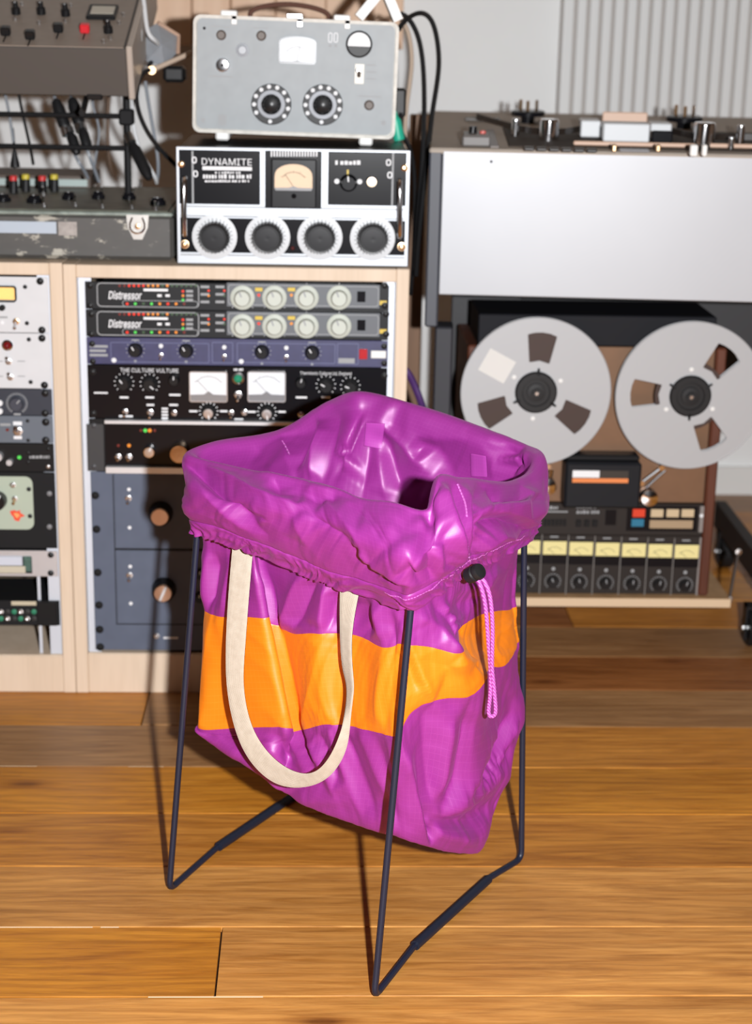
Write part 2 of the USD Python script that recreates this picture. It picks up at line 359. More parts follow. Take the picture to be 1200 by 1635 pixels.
cuff_cols = [  # rim, swell, hem seam, hem edge, with each column's place on the body's round
    (0.0, A(301, 724, 1.99), A(298, 770, 1.965), A(303, 828, 1.965), A(303, 850, 1.975)),
    (1.0, A(360, 742, 1.945), A(345, 795, 1.90), A(345, 840, 1.92), A(345, 863, 1.935)),
    (2.0, A(405, 752, 1.91), A(400, 805, 1.862), A(388, 858, 1.893), A(386, 879, 1.912)),
    (3.0, A(430, 754, 1.888), A(440, 815, 1.84), A(432, 874, 1.868), A(430, 895, 1.89)),
    (4.0, A(480, 765, 1.86), A(490, 830, 1.807), A(480, 893, 1.845), A(475, 914, 1.867)),
    (5.0, A(535, 780, 1.822), A(545, 850, 1.765), A(530, 914, 1.815), A(526, 936, 1.838)),
    (6.0, A(580, 797, 1.79), A(600, 870, 1.735), A(585, 930, 1.782), A(582, 953, 1.805)),
    (7.0, A(630, 803, 1.762), A(640, 885, 1.705), A(630, 946, 1.744), A(630, 968, 1.766)),
    (8.0, A(682, 814, 1.755), A(672, 890, 1.70), A(655, 950, 1.728), A(655, 974, 1.748)),
    (8.7, A(700, 762, 1.79), A(700, 870, 1.715), A(683, 938, 1.74), A(683, 961, 1.76)),
    (9.6, A(728, 762, 1.825), A(730, 850, 1.75), A(715, 916, 1.77), A(714, 940, 1.79)),
    (10.6, A(748, 763, 1.855), A(755, 835, 1.795), A(745, 893, 1.81), A(744, 917, 1.83)),
    (12.0, A(785, 768, 1.91), A(800, 815, 1.86), A(790, 872, 1.87), A(787, 897, 1.89)),
    (13.0, A(822, 766, 1.98), A(845, 805, 1.945), A(832, 852, 1.95), A(830, 874, 1.96)),
    (13.6, A(850, 752, 2.03), A(868, 800, 2.01), A(856, 836, 2.01), A(852, 858, 2.02)),
    (14.0, A(863, 728, 2.07), A(870, 778, 2.065), A(867, 815, 2.065), A(862, 838, 2.065)),
    (15.0, A(840, 710, 2.115), (.29, 2.13, .535), (.285, 2.13, .475), (.28, 2.12, .455)),
    (16.0, A(770, 682, 2.165), (.235, 2.20, .55), (.23, 2.20, .485), (.225, 2.19, .465)),
    (17.0, A(680, 651, 2.215), (.15, 2.265, .565), (.15, 2.265, .50), (.145, 2.255, .48)),
    (18.0, A(578, 625, 2.262), (.06, 2.29, .57), (.055, 2.29, .50), (.05, 2.28, .48)),
    (19.0, A(525, 640, 2.205), (-.015, 2.245, .565), (-.015, 2.24, .50), (-.01, 2.23, .48)),
    (20.0, A(440, 688, 2.12), (-.075, 2.16, .555), (-.075, 2.155, .50), (-.07, 2.145, .48)),
    (21.0, A(345, 704, 2.045), (-.128, 2.075, .56), (-.128, 2.075, .50), (-.124, 2.07, .48))]
NB = len(body_cols)
NS = 420
NS = 560
_k = np.vstack([.5 * np.array(c[0]) + .5 * np.array(c[1]) for c in body_cols] + [.5 * np.array(body_cols[0][0]) + .5 * np.array(body_cols[0][1])])
_a = np.r_[0, np.cumsum(np.linalg.norm(np.diff(_k, axis=0), axis=1) + .006)]
ss = PchipInterpolator(_a, np.arange(NB + 1))(np.arange(NS) * _a[-1] / NS)      # columns evenly spaced round the bag
def periodic(x, V):
    'smooth closed curves through V (K x 3) at stations x, sampled at ss'
    V = np.array(V, float); x = np.array(x, float)
    xx = np.r_[x[-3:] - NB, x, x[:3] + NB]; VV = np.vstack([V[-3:], V, V[:3]])
    c = CubicSpline(xx, VV)(ss); p = PchipInterpolator(xx, VV)(ss)
    return .35 * c + .65 * p
Bd = [periodic(np.arange(NB), [np.array(c[k], float) for c in body_cols]) for k in range(4)]
Cf = [periodic([c[0] for c in cuff_cols], [np.array(c[k + 1], float) for c in cuff_cols]) for k in range(4)]
mid = Bd[3].mean(0) * [1, 1, 1.0]
# inner throat just below the rim: the cloth stands a little inside the wire
out = Cf[0] - Cf[0].mean(0); out[:, 2] = 0; out /= np.linalg.norm(out, axis=1, keepdims=True)
throat = .55 * Cf[0] + .45 * Bd[0]; 
rim_in = Cf[0] - out * .010 - [0, 0, .004]
rim_out = Cf[0] + out * .007 - [0, 0, .006]
# rows from the middle of the bottom up to the rim, over it and down the cuff
bot1 = Bd[3] + (mid - Bd[3]) * .10 - [0, 0, .003]
bot2 = Bd[3] + (mid - Bd[3]) * .5 + [0, 0, -.004]
bot3 = Bd[3] + (mid - Bd[3]) * .97 + [0, 0, -.004]
brow = Cf[2] + out * .006 + [0, 0, .009]
keysec = [bot3, bot2, bot1, Bd[3], .5 * (Bd[2] + Bd[3]) + 0, Bd[2], .5 * (Bd[1] + Bd[2]), Bd[1], Bd[0], throat, rim_in, Cf[0], rim_out, Cf[1], brow, Cf[2], Cf[3]]
kpos = [0.0]
for a, b in zip(keysec[:-1], keysec[1:]):
    kpos.append(kpos[-1] + max(.004, float(np.median(np.linalg.norm(a - b, axis=1)))))
kpos = np.array(kpos)
K_BOT, K_BB, K_BT, K_UH, K_RIM, K_HEM = 3, 5, 7, 8, 11, 15
segn = [10, 12, 4, 20, 20, 26, 26, 22, 16, 14, 5, 5, 18, 26, 12, 18]
tt = np.concatenate([np.linspace(kpos[i], kpos[i + 1], n, endpoint=False) for i, n in enumerate(segn)] + [[kpos[-1]]])
rowk = np.cumsum([0] + segn)            # row index of each key section
KS = np.array(keysec)
G = .5 * PchipInterpolator(kpos, KS, axis=0)(tt) + .5 * CubicSpline(kpos, KS, axis=0)(tt)
NT = len(tt)
def normals(G):
    ds = np.roll(G, -1, 1) - np.roll(G, 1, 1); dt = np.gradient(G, axis=0)
    n = np.cross(ds, dt); n /= np.linalg.norm(n, axis=2, keepdims=True) + 1e-12
    return n
# --- folds: crisp pleats that run down the cloth, and short creases round the corners
S2, T2 = np.meshgrid(ss, tt)
arc = np.cumsum(np.r_[0, np.linalg.norm(np.diff(Bd[1], axis=0), axis=1)]); per = arc[-1]
def ridged(p, seed, oct=3):
    r = 0
    for o in range(oct):
        n = meshkit.noise(p * 2 ** o, seed + o); r = r + .5 ** o * (1 - np.abs(2 * n - 1))
    return r / 1.75
ang = S2 / NB * 2 * PI
def cyl_noise(fs, ft, warp, seed, oct=2, lean=0.0):
    a = ang + lean * (T2 - kpos[K_UH])
    w = meshkit.noise(np.stack([np.cos(ang) * 2, np.sin(ang) * 2, T2 * 6], -1), seed + 50) * warp
    return ridged(np.stack([np.cos(a + w) * fs, np.sin(a + w) * fs, T2 * ft], -1), seed, oct)
N0 = normals(G)
cen = Bd[1].mean(0)
sgn = np.sign(((G - cen)[rowk[K_BB]:rowk[K_UH]] * N0[rowk[K_BB]:rowk[K_UH]]).sum(2).mean())
N0 *= sgn                                # outwards on the body; on the cuff the same side of the cloth faces inwards
def band(t0, t1, soft):
    return 1 / (1 + np.exp(-np.clip((T2 - t0) / soft, -60, 60))) / (1 + np.exp(np.clip((T2 - t1) / soft, -60, 60)))
bodym = band(kpos[K_BB] - .10, kpos[K_UH] + .06, .012)
cuffm = band(kpos[K_RIM] + .02, kpos[K_HEM] - .008, .006)
lowm = band(kpos[K_BOT] - .01, kpos[K_BB], .02)
# --- folds seen on the cloth: each a crest (+) or a furrow (-) along a line, in millimetres, with its breadth in pixels of the view it was drawn in
PX = project(G); face = (N0 * (CAM - G)).sum(2)
def seg_dist(P, a, b):
    a, b = np.array(a, float), np.array(b, float); d = b - a
    t = np.clip(((P - a) @ d) / (d @ d), 0, 1)
    return np.linalg.norm(P - a - t[..., None] * d, axis=2), t
from scipy.interpolate import LinearNDInterpolator
def stroke(pts, mm, wd, mask):
    'a sharp crest right along a crease'
    best = np.full(T2.shape, 1e9); tp = np.zeros(T2.shape); n = len(pts) - 1
    for i in range(n):
        d, t = seg_dist(PX, pts[i], pts[i + 1]); w = d < best; best = np.where(w, d, best); tp = np.where(w, (i + t) / n, tp)
    return mm / 1000 * np.exp(-best / wd) * np.clip(np.minimum(tp, 1 - tp) / .18, 0, 1) * mask
def creases(strokes, mask, gain, pad, jit):
    'flat facets between the drawn creases: offsets along the lines, straight in between'
    P, v = [], []
    for pts, mm, wd in strokes:
        L = np.r_[0, np.cumsum(np.linalg.norm(np.diff(np.array(pts, float), axis=0), axis=1))]
        for d in np.linspace(0, L[-1], max(3, int(L[-1] / 14) + 1)):
            q = d / L[-1]
            P.append([np.interp(d, L, [p[k] for p in pts]) for k in (0, 1)]); v.append(gain * mm / 1000 * min(1, max(.3, min(q, 1 - q) / .15)))
    P = np.array(P); v = np.array(v)
    w = mask > .05
    lo, hi = PX[w].min(0) - 30, PX[w].max(0) + 30
    gx, gy = np.meshgrid(np.arange(lo[0], hi[0] + pad, pad), np.arange(lo[1], hi[1] + pad, pad)); g = np.c_[gx.ravel(), gy.ravel()]
    rr = np.random.default_rng(3); g = g + rr.uniform(-.3, .3, g.shape) * pad
    dmin = np.sqrt(((g[:, None] - P[None]) ** 2).sum(2)).min(1)
    g = g[dmin > .62 * pad]
    f = LinearNDInterpolator(np.vstack([P, g]), np.r_[v, rr.uniform(-jit, jit, len(g))], fill_value=0.0)
    out_ = np.zeros(T2.shape); out_[w] = f(PX[w]) * mask[w]
    return out_
BM = ((face > 0) & (T2 < kpos[K_UH] + .03)) * band(-1, kpos[K_UH] + .02, .006)
CM = ((face < 0) & (T2 > kpos[K_RIM])) * band(kpos[K_RIM] + .008, kpos[K_HEM] - .002, .004)
IM = ((face < 0) & (T2 < kpos[K_RIM])) * band(kpos[K_UH] - .03, kpos[K_RIM] - .012, .005)
BODY_FOLDS = [
    ([(345, 890), (332, 968)], -7, 6), ([(335, 880), (327, 965)], 4, 5), ([(372, 885), (352, 985)], 3, 9), ([(393, 890), (372, 1150)], -2, 10),
    ([(417, 888), (437, 993), (475, 1169), (505, 1240)], -7, 8), ([(405, 890), (424, 990), (460, 1165), (487, 1235)], 4, 9),
    ([(501, 925), (466, 1003)], -7, 8), ([(480, 915), (447, 1000)], 4, 8), ([(520, 930), (512, 1005)], 6, 11), ([(515, 1020), (482, 1155)], 3, 11),
    ([(542, 940), (522, 1005)], -6, 7), ([(560, 1020), (535, 1150)], -3, 9), ([(578, 955), (588, 1020)], -6, 8), ([(588, 1030), (580, 1160)], -2, 8), ([(597, 960), (612, 1024)], 5, 7), ([(612, 1035), (600, 1160)], 2.5, 7),
    ([(625, 970), (630, 1030), (612, 1170)], -3, 7), ([(690, 1119), (664, 1075), (640, 990)], 7, 9), ([(672, 1105), (650, 1050)], -2, 9),
    ([(660, 975), (700, 1003), (738, 1040)], 7, 8), ([(690, 962), (716, 985), (742, 1036)], -4, 8), ([(702, 962), (728, 985), (740, 1000)], 4, 8), ([(716, 950), (746, 1008), (778, 1080)], -7, 9), ([(716, 1062), (765, 1056)], 3, 12), ([(790, 900), (765, 950)], 7, 10), ([(735, 945), (745, 985)], -7, 8), ([(815, 900), (800, 1060)], -4, 8),
    ([(693, 1122), (680, 1153), (686, 1225), (695, 1290)], -7, 8), ([(722, 1150), (716, 1175), (702, 1266)], 7, 8), ([(748, 1130), (747, 1168), (734, 1244), (706, 1296)], -8, 8), ([(777, 1150), (773, 1190), (754, 1255), (708, 1301)], 6, 8),
    ([(783, 1190), (760, 1255)], -3, 7), ([(793, 1164), (754, 1262)], 5, 7), ([(818, 1138), (791, 1200), (754, 1270)], -9, 7), ([(831, 1138), (788, 1225), (706, 1306)], 7, 7), ([(822, 1180), (745, 1277)], -4, 7), ([(811, 1222), (752, 1278), (704, 1308)], 8, 7),
    ([(786, 1283), (747, 1317), (688, 1311)], -13, 8), ([(780, 1310), (757, 1350)], 3, 8), ([(687, 1318), (734, 1333), (760, 1354)], 7, 7), ([(690, 1342), (735, 1350)], 2, 7),
    ([(637, 1182), (664, 1290), (684, 1346)], 9, 8), ([(665, 1190), (672, 1290)], -3, 8), ([(652, 1190), (663, 1260)], 3, 7), ([(671, 1300), (688, 1340)], -14, 7),
    ([(600, 1180), (640, 1330)], -4, 9), ([(620, 1180), (655, 1320)], 3, 9),
    ([(425, 1175), (462, 1235)], 4, 6), ([(440, 1172), (470, 1225)], -3, 6), ([(490, 1178), (520, 1232), (545, 1290)], 5, 7), ([(508, 1172), (540, 1240)], -4, 6), ([(525, 1168), (578, 1300)], 4, 9), ([(548, 1165), (600, 1310)], -4, 8), ([(575, 1168), (612, 1260)], 3, 8), ([(340, 1170), (386, 1208)], 3, 6)]
CUFF_FOLDS = [
    ([(297, 742), (324, 762), (375, 811), (416, 846)], -7, 8), ([(312, 736), (367, 766), (404, 787), (440, 797), (472, 808), (490, 803)], 8, 8), ([(330, 750), (400, 800), (450, 850)], 2, 8),
    ([(300, 752), (340, 800), (400, 850)], 4, 8), ([(400, 800), (425, 845)], 3, 6), ([(468, 822), (492, 872)], 3.5, 6), ([(410, 812), (428, 855)], -2, 6), ([(485, 812), (545, 860), (600, 925)], -5, 8), ([(520, 800), (570, 860), (620, 930)], 4, 9),
    ([(436, 760), (445, 790)], -5, 8), ([(484, 770), (512, 780), (538, 778)], 7, 6), ([(486, 790), (515, 797), (545, 790)], -5, 6), ([(480, 775), (474, 802)], -3, 5), ([(545, 800), (600, 806), (660, 822)], 5, 10), ([(570, 840), (640, 850)], 5, 14), ([(562, 862), (575, 900)], -4, 7),
    ([(565, 872), (600, 900), (655, 935)], 6, 8), ([(590, 905), (640, 935)], -4, 7), ([(640, 860), (665, 915)], 4, 8), ([(655, 905), (675, 935)], -6, 6), ([(683, 815), (686, 842)], -8, 5), ([(672, 820), (676, 850)], 5, 6),
    ([(690, 850), (694, 900), (690, 930)], -7, 8), ([(697, 768), (712, 820), (730, 870), (732, 905)], 11, 6), ([(712, 850), (712, 900)], -3, 7), ([(707, 880), (700, 925)], 3, 6), ([(720, 775), (735, 830), (742, 900)], -4, 6), ([(730, 772), (746, 795), (747, 890)], 5, 5), ([(752, 800), (755, 895)], -5, 6),
    ([(760, 772), (830, 775)], 4, 7), ([(775, 782), (800, 802), (850, 800)], -6, 7), ([(750, 823), (800, 807), (830, 806), (860, 786)], 6, 7), ([(760, 838), (800, 826), (845, 850)], -8, 8), ([(750, 821), (805, 818), (858, 832)], 4, 7), ([(762, 880), (800, 852), (840, 862)], 7, 7), ([(775, 888), (820, 868)], -3, 6), ([(850, 850), (868, 800)], 4, 6)]
INNER_FOLDS = [
    ([(589, 655), (560, 710), (528, 765)], 9, 8), ([(540, 655), (515, 765)], 5, 9), ([(510, 678), (501, 765)], -9, 8), ([(575, 665), (545, 740)], -4, 8), ([(505, 668), (470, 750)], 5, 9),
    ([(589, 655), (625, 686), (674, 742), (690, 758)], 9, 8), ([(614, 700), (640, 786)], -8, 8), ([(605, 722), (615, 795)], 4, 7), ([(590, 700), (580, 780)], -4, 8),
    ([(625, 682), (685, 699), (745, 697), (812, 710)], 6, 7), ([(700, 715), (725, 760)], -4, 10), ([(680, 705), (668, 725)], -3, 8), ([(812, 712), (832, 735), (815, 760)], -7, 7), ([(840, 712), (842, 745)], 7, 6), ([(822, 712), (826, 750)], 4, 6), ([(790, 720), (788, 765)], 4, 8),
    ([(450, 690), (462, 745)], -4, 8), ([(400, 705), (430, 745)], 4, 9)]
D = creases(BODY_FOLDS, BM, 1.3, 80, .001) - creases(CUFF_FOLDS, CM, 1.35, 60, .0015) - creases(INNER_FOLDS, IM, 1.4, 64, .002)
for FOLDS, M_, sg in ((BODY_FOLDS, BM, 1), (CUFF_FOLDS, CM, -1), (INNER_FOLDS, IM, -1)):
    for pts, mm, wd in FOLDS: D += sg * stroke(pts, mm * .22, 4.5, M_)
D = gaussian_filter(D, (.7, .7), mode=('nearest', 'wrap'))
G1 = G + N0 * D[..., None]
fold = .004 * (cyl_noise(3.3, 1.3, 1.0, 11, 2, 0.5) - .55) * bodym * (1 - .85 * BM)
fold += .0042 * (cyl_noise(9, 1.4, 1.2, 91, 2, 0.7) ** 3 - .3) * bodym + .0045 * (cyl_noise(6, 8, 2.0, 92, 2, 4.0) ** 3 - .3) * cuffm
fold += .004 * (cyl_noise(6, 3.0, 1.5, 95, 2, -1.5) ** 3 - .3) * lowm
fold += .0015 * (cyl_noise(5.5, 7.0, 1.5, 23, 2) - .5) * lowm * (1 - .6 * BM)
fold += .003 * (cyl_noise(3.6, 9.0, 2.5, 31, 2, 5.0) - .5) * cuffm
fold += .0012 * (cyl_noise(9, 14, 2.5, 61, 2, 3.0) - .5)
X = G1 + N0 * gaussian_filter(fold, .8, mode=('nearest', 'wrap'))[..., None]
# the drawstring hem is gathered: tight little ruffles
hem0 = rowk[K_HEM]
ru = cyl_noise(15, 45, 1.5, 77, 2) - .5
env = band(kpos[K_HEM] + .003, kpos[-1] + .02, .0025)
X -= N0 * (.011 * ru * env)[..., None]
X[rowk[K_HEM] - 1:rowk[K_HEM] + 1] += (N0 * .0018)[rowk[K_HEM] - 1:rowk[K_HEM] + 1]
XN = normals(X) * sgn
arcs = np.linalg.norm(np.roll(G, -1, 1) - G, axis=2).mean(0); us = np.r_[0, np.cumsum(arcs)]
def cloth(r0, r1, name, material, parent, thick=.0007, label=None):
    'rows r0..r1 of the cloth as a closed thin shell'
    o = X[r0:r1 + 1]; n = XN[r0:r1 + 1]; h = r1 - r0 + 1
    V = np.concatenate([(o + n * thick / 2).reshape(-1, 3), (o - n * thick / 2).reshape(-1, 3)])
    i, j = np.meshgrid(np.arange(h - 1), np.arange(NS), indexing='ij'); j2 = (j + 1) % NS
    a, b, c, d = i * NS + j, i * NS + j2, (i + 1) * NS + j2, (i + 1) * NS + j
    q = np.stack([a, b, c, d], -1).reshape(-1, 4); M = h * NS
    if sgn < 0: q = q[:, ::-1]
    F = [q[:, [0, 1, 2]], q[:, [0, 2, 3]], q[:, [0, 2, 1]] + M, q[:, [0, 3, 2]] + M]
    k = np.arange(NS); k2 = (k + 1) % NS
    for r, fl in ((0, 0), (h - 1, 1)):
        e0, e1 = r * NS + k, r * NS + k2
        s = [np.c_[e0, e0 + M, e1], np.c_[e1, e0 + M, e1 + M]]
        if (fl == 1) != (sgn < 0): s = [x[:, ::-1] for x in s]
        F += s
    uv = np.stack(np.broadcast_arrays(us[None, :NS], tt[r0:r1 + 1, None]), -1).reshape(-1, 2)
    return obj(name, trimesh.Trimesh(V - bag_o, np.vstack(F), process=False), material, parent, smooth=True, uv=np.vstack([uv, uv]), label=label)
def nylon(name, col, trans):
    n = {'g': ('texture_coordinate', {}), 'm': ('mapping', {'scale': (1, 1, 0)}),
         'br': ('brick_texture', {'offset': 0.0, 'scale': 1.0, 'brick_width': 0.0052, 'row_height': 0.0052, 'mortar_size': 0.00022, 'mortar_smooth': .4, 'color1': (0, 0, 0), 'color2': (0, 0, 0), 'mortar': (1, 1, 1)}),
         'n': ('noise_texture', {'scale': 900.0, 'detail': 2.0}),
         'c': ('mix', {'color1': col, 'color2': [min(1, c * 1.1 + .008) for c in col]}),
         'ad': ('math', {'math_type': 'multiply_add', 'value2': .25}),
         'b': ('bump', {'strength': .16, 'distance': .0003}),
         'p': ('principled_bsdf', {'roughness': .47, 'specular_ior_level': 1.0, 'coat_weight': .06, 'coat_roughness': .40, 'specular_tint': (1.0, .78, .97), 'sheen_weight': .12, 'sheen_roughness': .4, 'sheen_tint': [min(1, c * 1.5 + .1) for c in col]}),
         'cr': ('noise_texture', {'type': 'ridged_multifractal', 'scale': 17.0, 'detail': 3.0, 'roughness': .45, 'distortion': .6}), 'b2': ('bump', {'strength': .4, 'distance': .005}),
         't': ('translucent_bsdf', {'color': [min(1, c * 1.05) for c in col]}), 'mx': ('mix_closure', {'fac': trans})}
    l = [('g.UV', 'm.vector'), ('m.vector', 'br.vector'), ('br.color', 'c.fac'), ('c.color', 'p.base_color'), ('g.object', 'n.vector'),
         ('n.fac', 'ad.value1'), ('br.fac', 'ad.value3'), ('ad.value', 'b.height'), ('g.object', 'cr.vector'), ('cr.fac', 'b2.height'), ('b2.normal', 'b.normal'), ('b.normal', 'p.normal'), ('p.BSDF', 'mx.closure1'), ('t.BSDF', 'mx.closure2')]
    return usdkit.material(stage, '/World/Looks/' + name, n, l, surface='mx.closure')
purple = nylon('purple_ripstop', (0.325, 0.028, 0.275), .14)
orange = nylon('orange_ripstop', (0.92, 0.245, 0.004), .12)
bag_o = np.array([.06, 2.0, 0.0])
bag_t = thing('drawstring_bag', 'purple ripstop nylon bag with orange band, its collar folded over the wire stand', 'bag', Frame(bag_o))
cloth(0, rowk[K_BB], 'lower_panel', purple, bag_t)
cloth(rowk[K_BB], rowk[K_BT], 'orange_band', orange, bag_t, label='bright orange nylon band round the middle')
cloth(rowk[K_BT], rowk[K_RIM], 'upper_panel', purple, bag_t)
cloth(rowk[K_RIM], hem0, 'cuff', purple, bag_t)
cloth(hem0, NT - 1, 'drawstring_hem', purple, bag_t, label='gathered drawstring hem along the cuff')
rimc = gaussian_filter(X[rowk[K_RIM]], (4, 0), mode='wrap') - [0, 0, .013]
tf = np.array([.1165, 1.760, .565]); tl = np.array([-.1355, 1.995, .562]); tr = np.array([.270, 2.050, .535]); tb = np.array([.052, 2.262, .535])
stand_t = thing('bag_stand', 'navy blue bent wire folding stand holding the purple bag open on the plank floor', 'bag stand', Frame(((ff + fr + flf + fb) / 4) * [1, 1, 0]))
so = ((ff + fr + flf + fb) / 4) * [1, 1, 0]
def corner(p, q, r, d=.014, n=5):
    'rounds the corner q of the path p-q-r'
    a = q + (p - q) / np.linalg.norm(p - q) * d; b = q + (r - q) / np.linalg.norm(r - q) * d
    return [(1 - t) ** 2 * a + 2 * t * (1 - t) * q + t * t * b for t in np.linspace(0, 1, n)]
def side(f0, f1, t0, t1, j0, j1):
    'two legs, and the floor bar between them with its slip-on sleeve'
    c0 = corner(t0, f0, j0); c1 = corner(t1, f1, j1)
    obj('leg', [tube(np.array([rimc[np.argmin(((rimc - t0) ** 2).sum(1))], t0] + c0) - so, WR, 10)], navy, stand_t)
    obj('leg', [tube(np.array([rimc[np.argmin(((rimc - t1) ** 2).sum(1))], t1] + c1) - so, WR, 10)], navy, stand_t)
    bar = [c0[-1], j0, j1, c1[-1]]
    d = (j1 - j0) / np.linalg.norm(j1 - j0)
    obj('floor_bar', [tube(np.array([c0[-1], j0 - d * .002, j0 + d * .004, j1 - d * .004, j1 + d * .002, c1[-1]]) - so, WR, 10)], navy, stand_t)
    obj('sleeve', [cyl(j0 + d * .004 - so, j1 - d * .004 - so, WR * 1.55, n=14)], navy_sleeve, stand_t, label='thicker dark joint sleeve on the floor bar')
side(ff, fr, tf, tr, onz(660, 1512, WR * 1.6), onz(781, 1402, WR * 1.6))
side(flf, fb, tl, tb, onz(346, 1354, WR * 1.6), onz(346, 1354, WR * 1.6) + (onz(781, 1402, WR * 1.6) - onz(660, 1512, WR * 1.6)))
obj('top_wire', tube(rimc[::6] - so, WR * .8, 8, closed=True), navy, stand_t)
# ------------------------------------------------------------------ strap, stitched tabs, seams, cord and cord lock of the bag
cotton = usdkit.material(stage, '/World/Looks/cotton_webbing', {
    'g': ('texture_coordinate', {}), 'w1': ('wave_texture', {'wave_type': 'bands', 'bands_direction': 'x', 'scale': 160.0}), 'w2': ('wave_texture', {'wave_type': 'bands', 'bands_direction': 'y', 'scale': 160.0}),
    'mu': ('math', {'math_type': 'multiply'}), 'b': ('bump', {'strength': .5, 'distance': .0005}), 'n': ('noise_texture', {'scale': 120.0, 'detail': 3.0}),
    'r': ('rgb_ramp', {'ramp': [(.3, (.43, .365, .29)), (.7, (.49, .425, .345))]}), 'p': ('principled_bsdf', {'roughness': .9, 'specular_ior_level': .1, 'sheen_weight': .2})},
    [('g.UV', 'w1.vector'), ('g.UV', 'w2.vector'), ('w1.fac', 'mu.value1'), ('w2.fac', 'mu.value2'), ('mu.value', 'b.height'), ('b.normal', 'p.normal'), ('g.object', 'n.vector'), ('n.fac', 'r.fac'), ('r.color', 'p.base_color')], surface='p.BSDF')
def ribbon(Lp, Rp, thick, k=10, nw=5):
    'a flat band between two edge lines, with its thickness'
    t = np.arange(len(Lp)); q = np.linspace(0, len(Lp) - 1, (len(Lp) - 1) * k + 1)
    Lc, Rc = CubicSpline(t, np.array(Lp))(q), CubicSpline(t, np.array(Rp))(q)
    w = np.linspace(0, 1, nw)[None, :, None]
    S = Lc[:, None] * (1 - w) + Rc[:, None] * w
    n = np.cross(np.gradient(S, axis=0), (Rc - Lc)[:, None] / (np.linalg.norm(Rc - Lc, axis=1)[:, None, None] + 1e-9)); n /= np.linalg.norm(n, axis=2, keepdims=True) + 1e-12
    h = len(q); top = (S + n * thick / 2).reshape(-1, 3); bot = (S - n * thick / 2).reshape(-1, 3); M = h * nw; F = []
    for i in range(h - 1):
        for j in range(nw - 1):
            a = i * nw + j; b, c, d = a + 1, a + nw + 1, a + nw
            F += [(a, b, c), (a, c, d), (a + M, c + M, b + M), (a + M, d + M, c + M)]
        for j, fl in ((0, 0), (nw - 1, 1)):
            a, d = i * nw + j, (i + 1) * nw + j
            f = [(a, d, d + M), (a, d + M, a + M)]
            F += [x[::-1] for x in f] if fl else f
    for i, fl in ((0, 1), (h - 1, 0)):
        for j in range(nw - 1):
            a, b = i * nw + j, i * nw + j + 1
            f = [(a, b, b + M), (a, b + M, a + M)]
            F += f if not fl else [x[::-1] for x in f]
    ln = np.r_[0, np.cumsum(np.linalg.norm(np.diff((Lc + Rc) / 2, axis=0), axis=1))]
    uv = np.stack(np.broadcast_arrays(ln[:, None], np.linspace(0, .036, nw)[None]), -1).reshape(-1, 2)
    return trimesh.Trimesh(np.vstack([top, bot]), F, process=False), np.vstack([uv, uv])
EL = [(373, 845, 1.955), (371, 878, 1.938), (365, 950, 1.925), (361, 1030, 1.915), (363, 1100, 1.905), (376, 1165, 1.893), (400, 1215, 1.878), (436, 1248, 1.860), (476, 1257, 1.842), (514, 1247, 1.826), (541, 1220, 1.815), (556, 1180, 1.808), (561, 1130, 1.804), (564, 1098, 1.803), (562, 1065, 1.806), (562, 1010, 1.814), (572, 950, 1.826), (574, 915, 1.84)]
ER = [(406, 850, 1.940), (403, 886, 1.925), (397, 955, 1.912), (391, 1035, 1.903), (389, 1095, 1.896), (399, 1150, 1.886), (419, 1190, 1.872), (447, 1219, 1.855), (478, 1234, 1.838), (504, 1231, 1.823), (525, 1209, 1.812), (541, 1175, 1.806), (551, 1135, 1.812), (553, 1095, 1.818), (547, 1065, 1.822), (543, 1010, 1.83), (543, 942, 1.842), (545, 905, 1.855)]
rm, ruv = ribbon([at(*p) for p in EL], [at(*p) for p in ER], .0018)
rm.vertices -= bag_o
obj('strap', rm, cotton, bag_t, smooth=True, label='natural cotton webbing carrying strap hanging in a loop', uv=ruv)
# points of the inner cloth under given pixels
inner = (np.arange(NT)[:, None] > rowk[K_UH] - 14) & (np.arange(NT)[:, None] < rowk[K_RIM] - 1) & ((XN * (CAM - X)).sum(2) < 0)
PXX = project(X)
def on_cloth(u, v, mask, lift=.0012):
    d = ((PXX - [u, v]) ** 2).sum(2); d = np.where(mask, d, 1e12)
    i = np.argsort(d.ravel())[:4]; w = 1 / (d.ravel()[i] + .5); w /= w.sum()
    P = (X.reshape(-1, 3)[i] * w[:, None]).sum(0); c = CAM - P
    return P + c / np.linalg.norm(c) * lift
tabm = nylon('pink_tape', (0.46, 0.055, 0.40), .1)
thread = mat('pink_thread', (0.5, 0.12, 0.44), 0.6)
def tab(q, name):
    n = 8; P = []
    for a in np.linspace(0, 1, n):
        for b in np.linspace(0, 1, n):
            u = (1 - a) * ((1 - b) * q[0][0] + b * q[1][0]) + a * ((1 - b) * q[3][0] + b * q[2][0])
            v = (1 - a) * ((1 - b) * q[0][1] + b * q[1][1]) + a * ((1 - b) * q[3][1] + b * q[2][1])
            P.append(on_cloth(u, v, inner, .0035))
    P = np.array(P).reshape(n, n, 3); P = gaussian_filter(P, (1, 1, 0), mode='nearest')
    rib, uvv = ribbon(list(P[:, 0]), list(P[:, -1]), .0016, 3, 5); rib.vertices -= bag_o
    t = obj(name, rib, tabm, bag_t, smooth=True, label='lighter pink stitched tape patch inside the bag', uv=uvv)
    return t
tab([(583, 672), (616, 674), (610, 720), (580, 714)], 'tape_patch')
tab([(750, 722), (777, 726), (779, 764), (751, 763)], 'tape_patch')
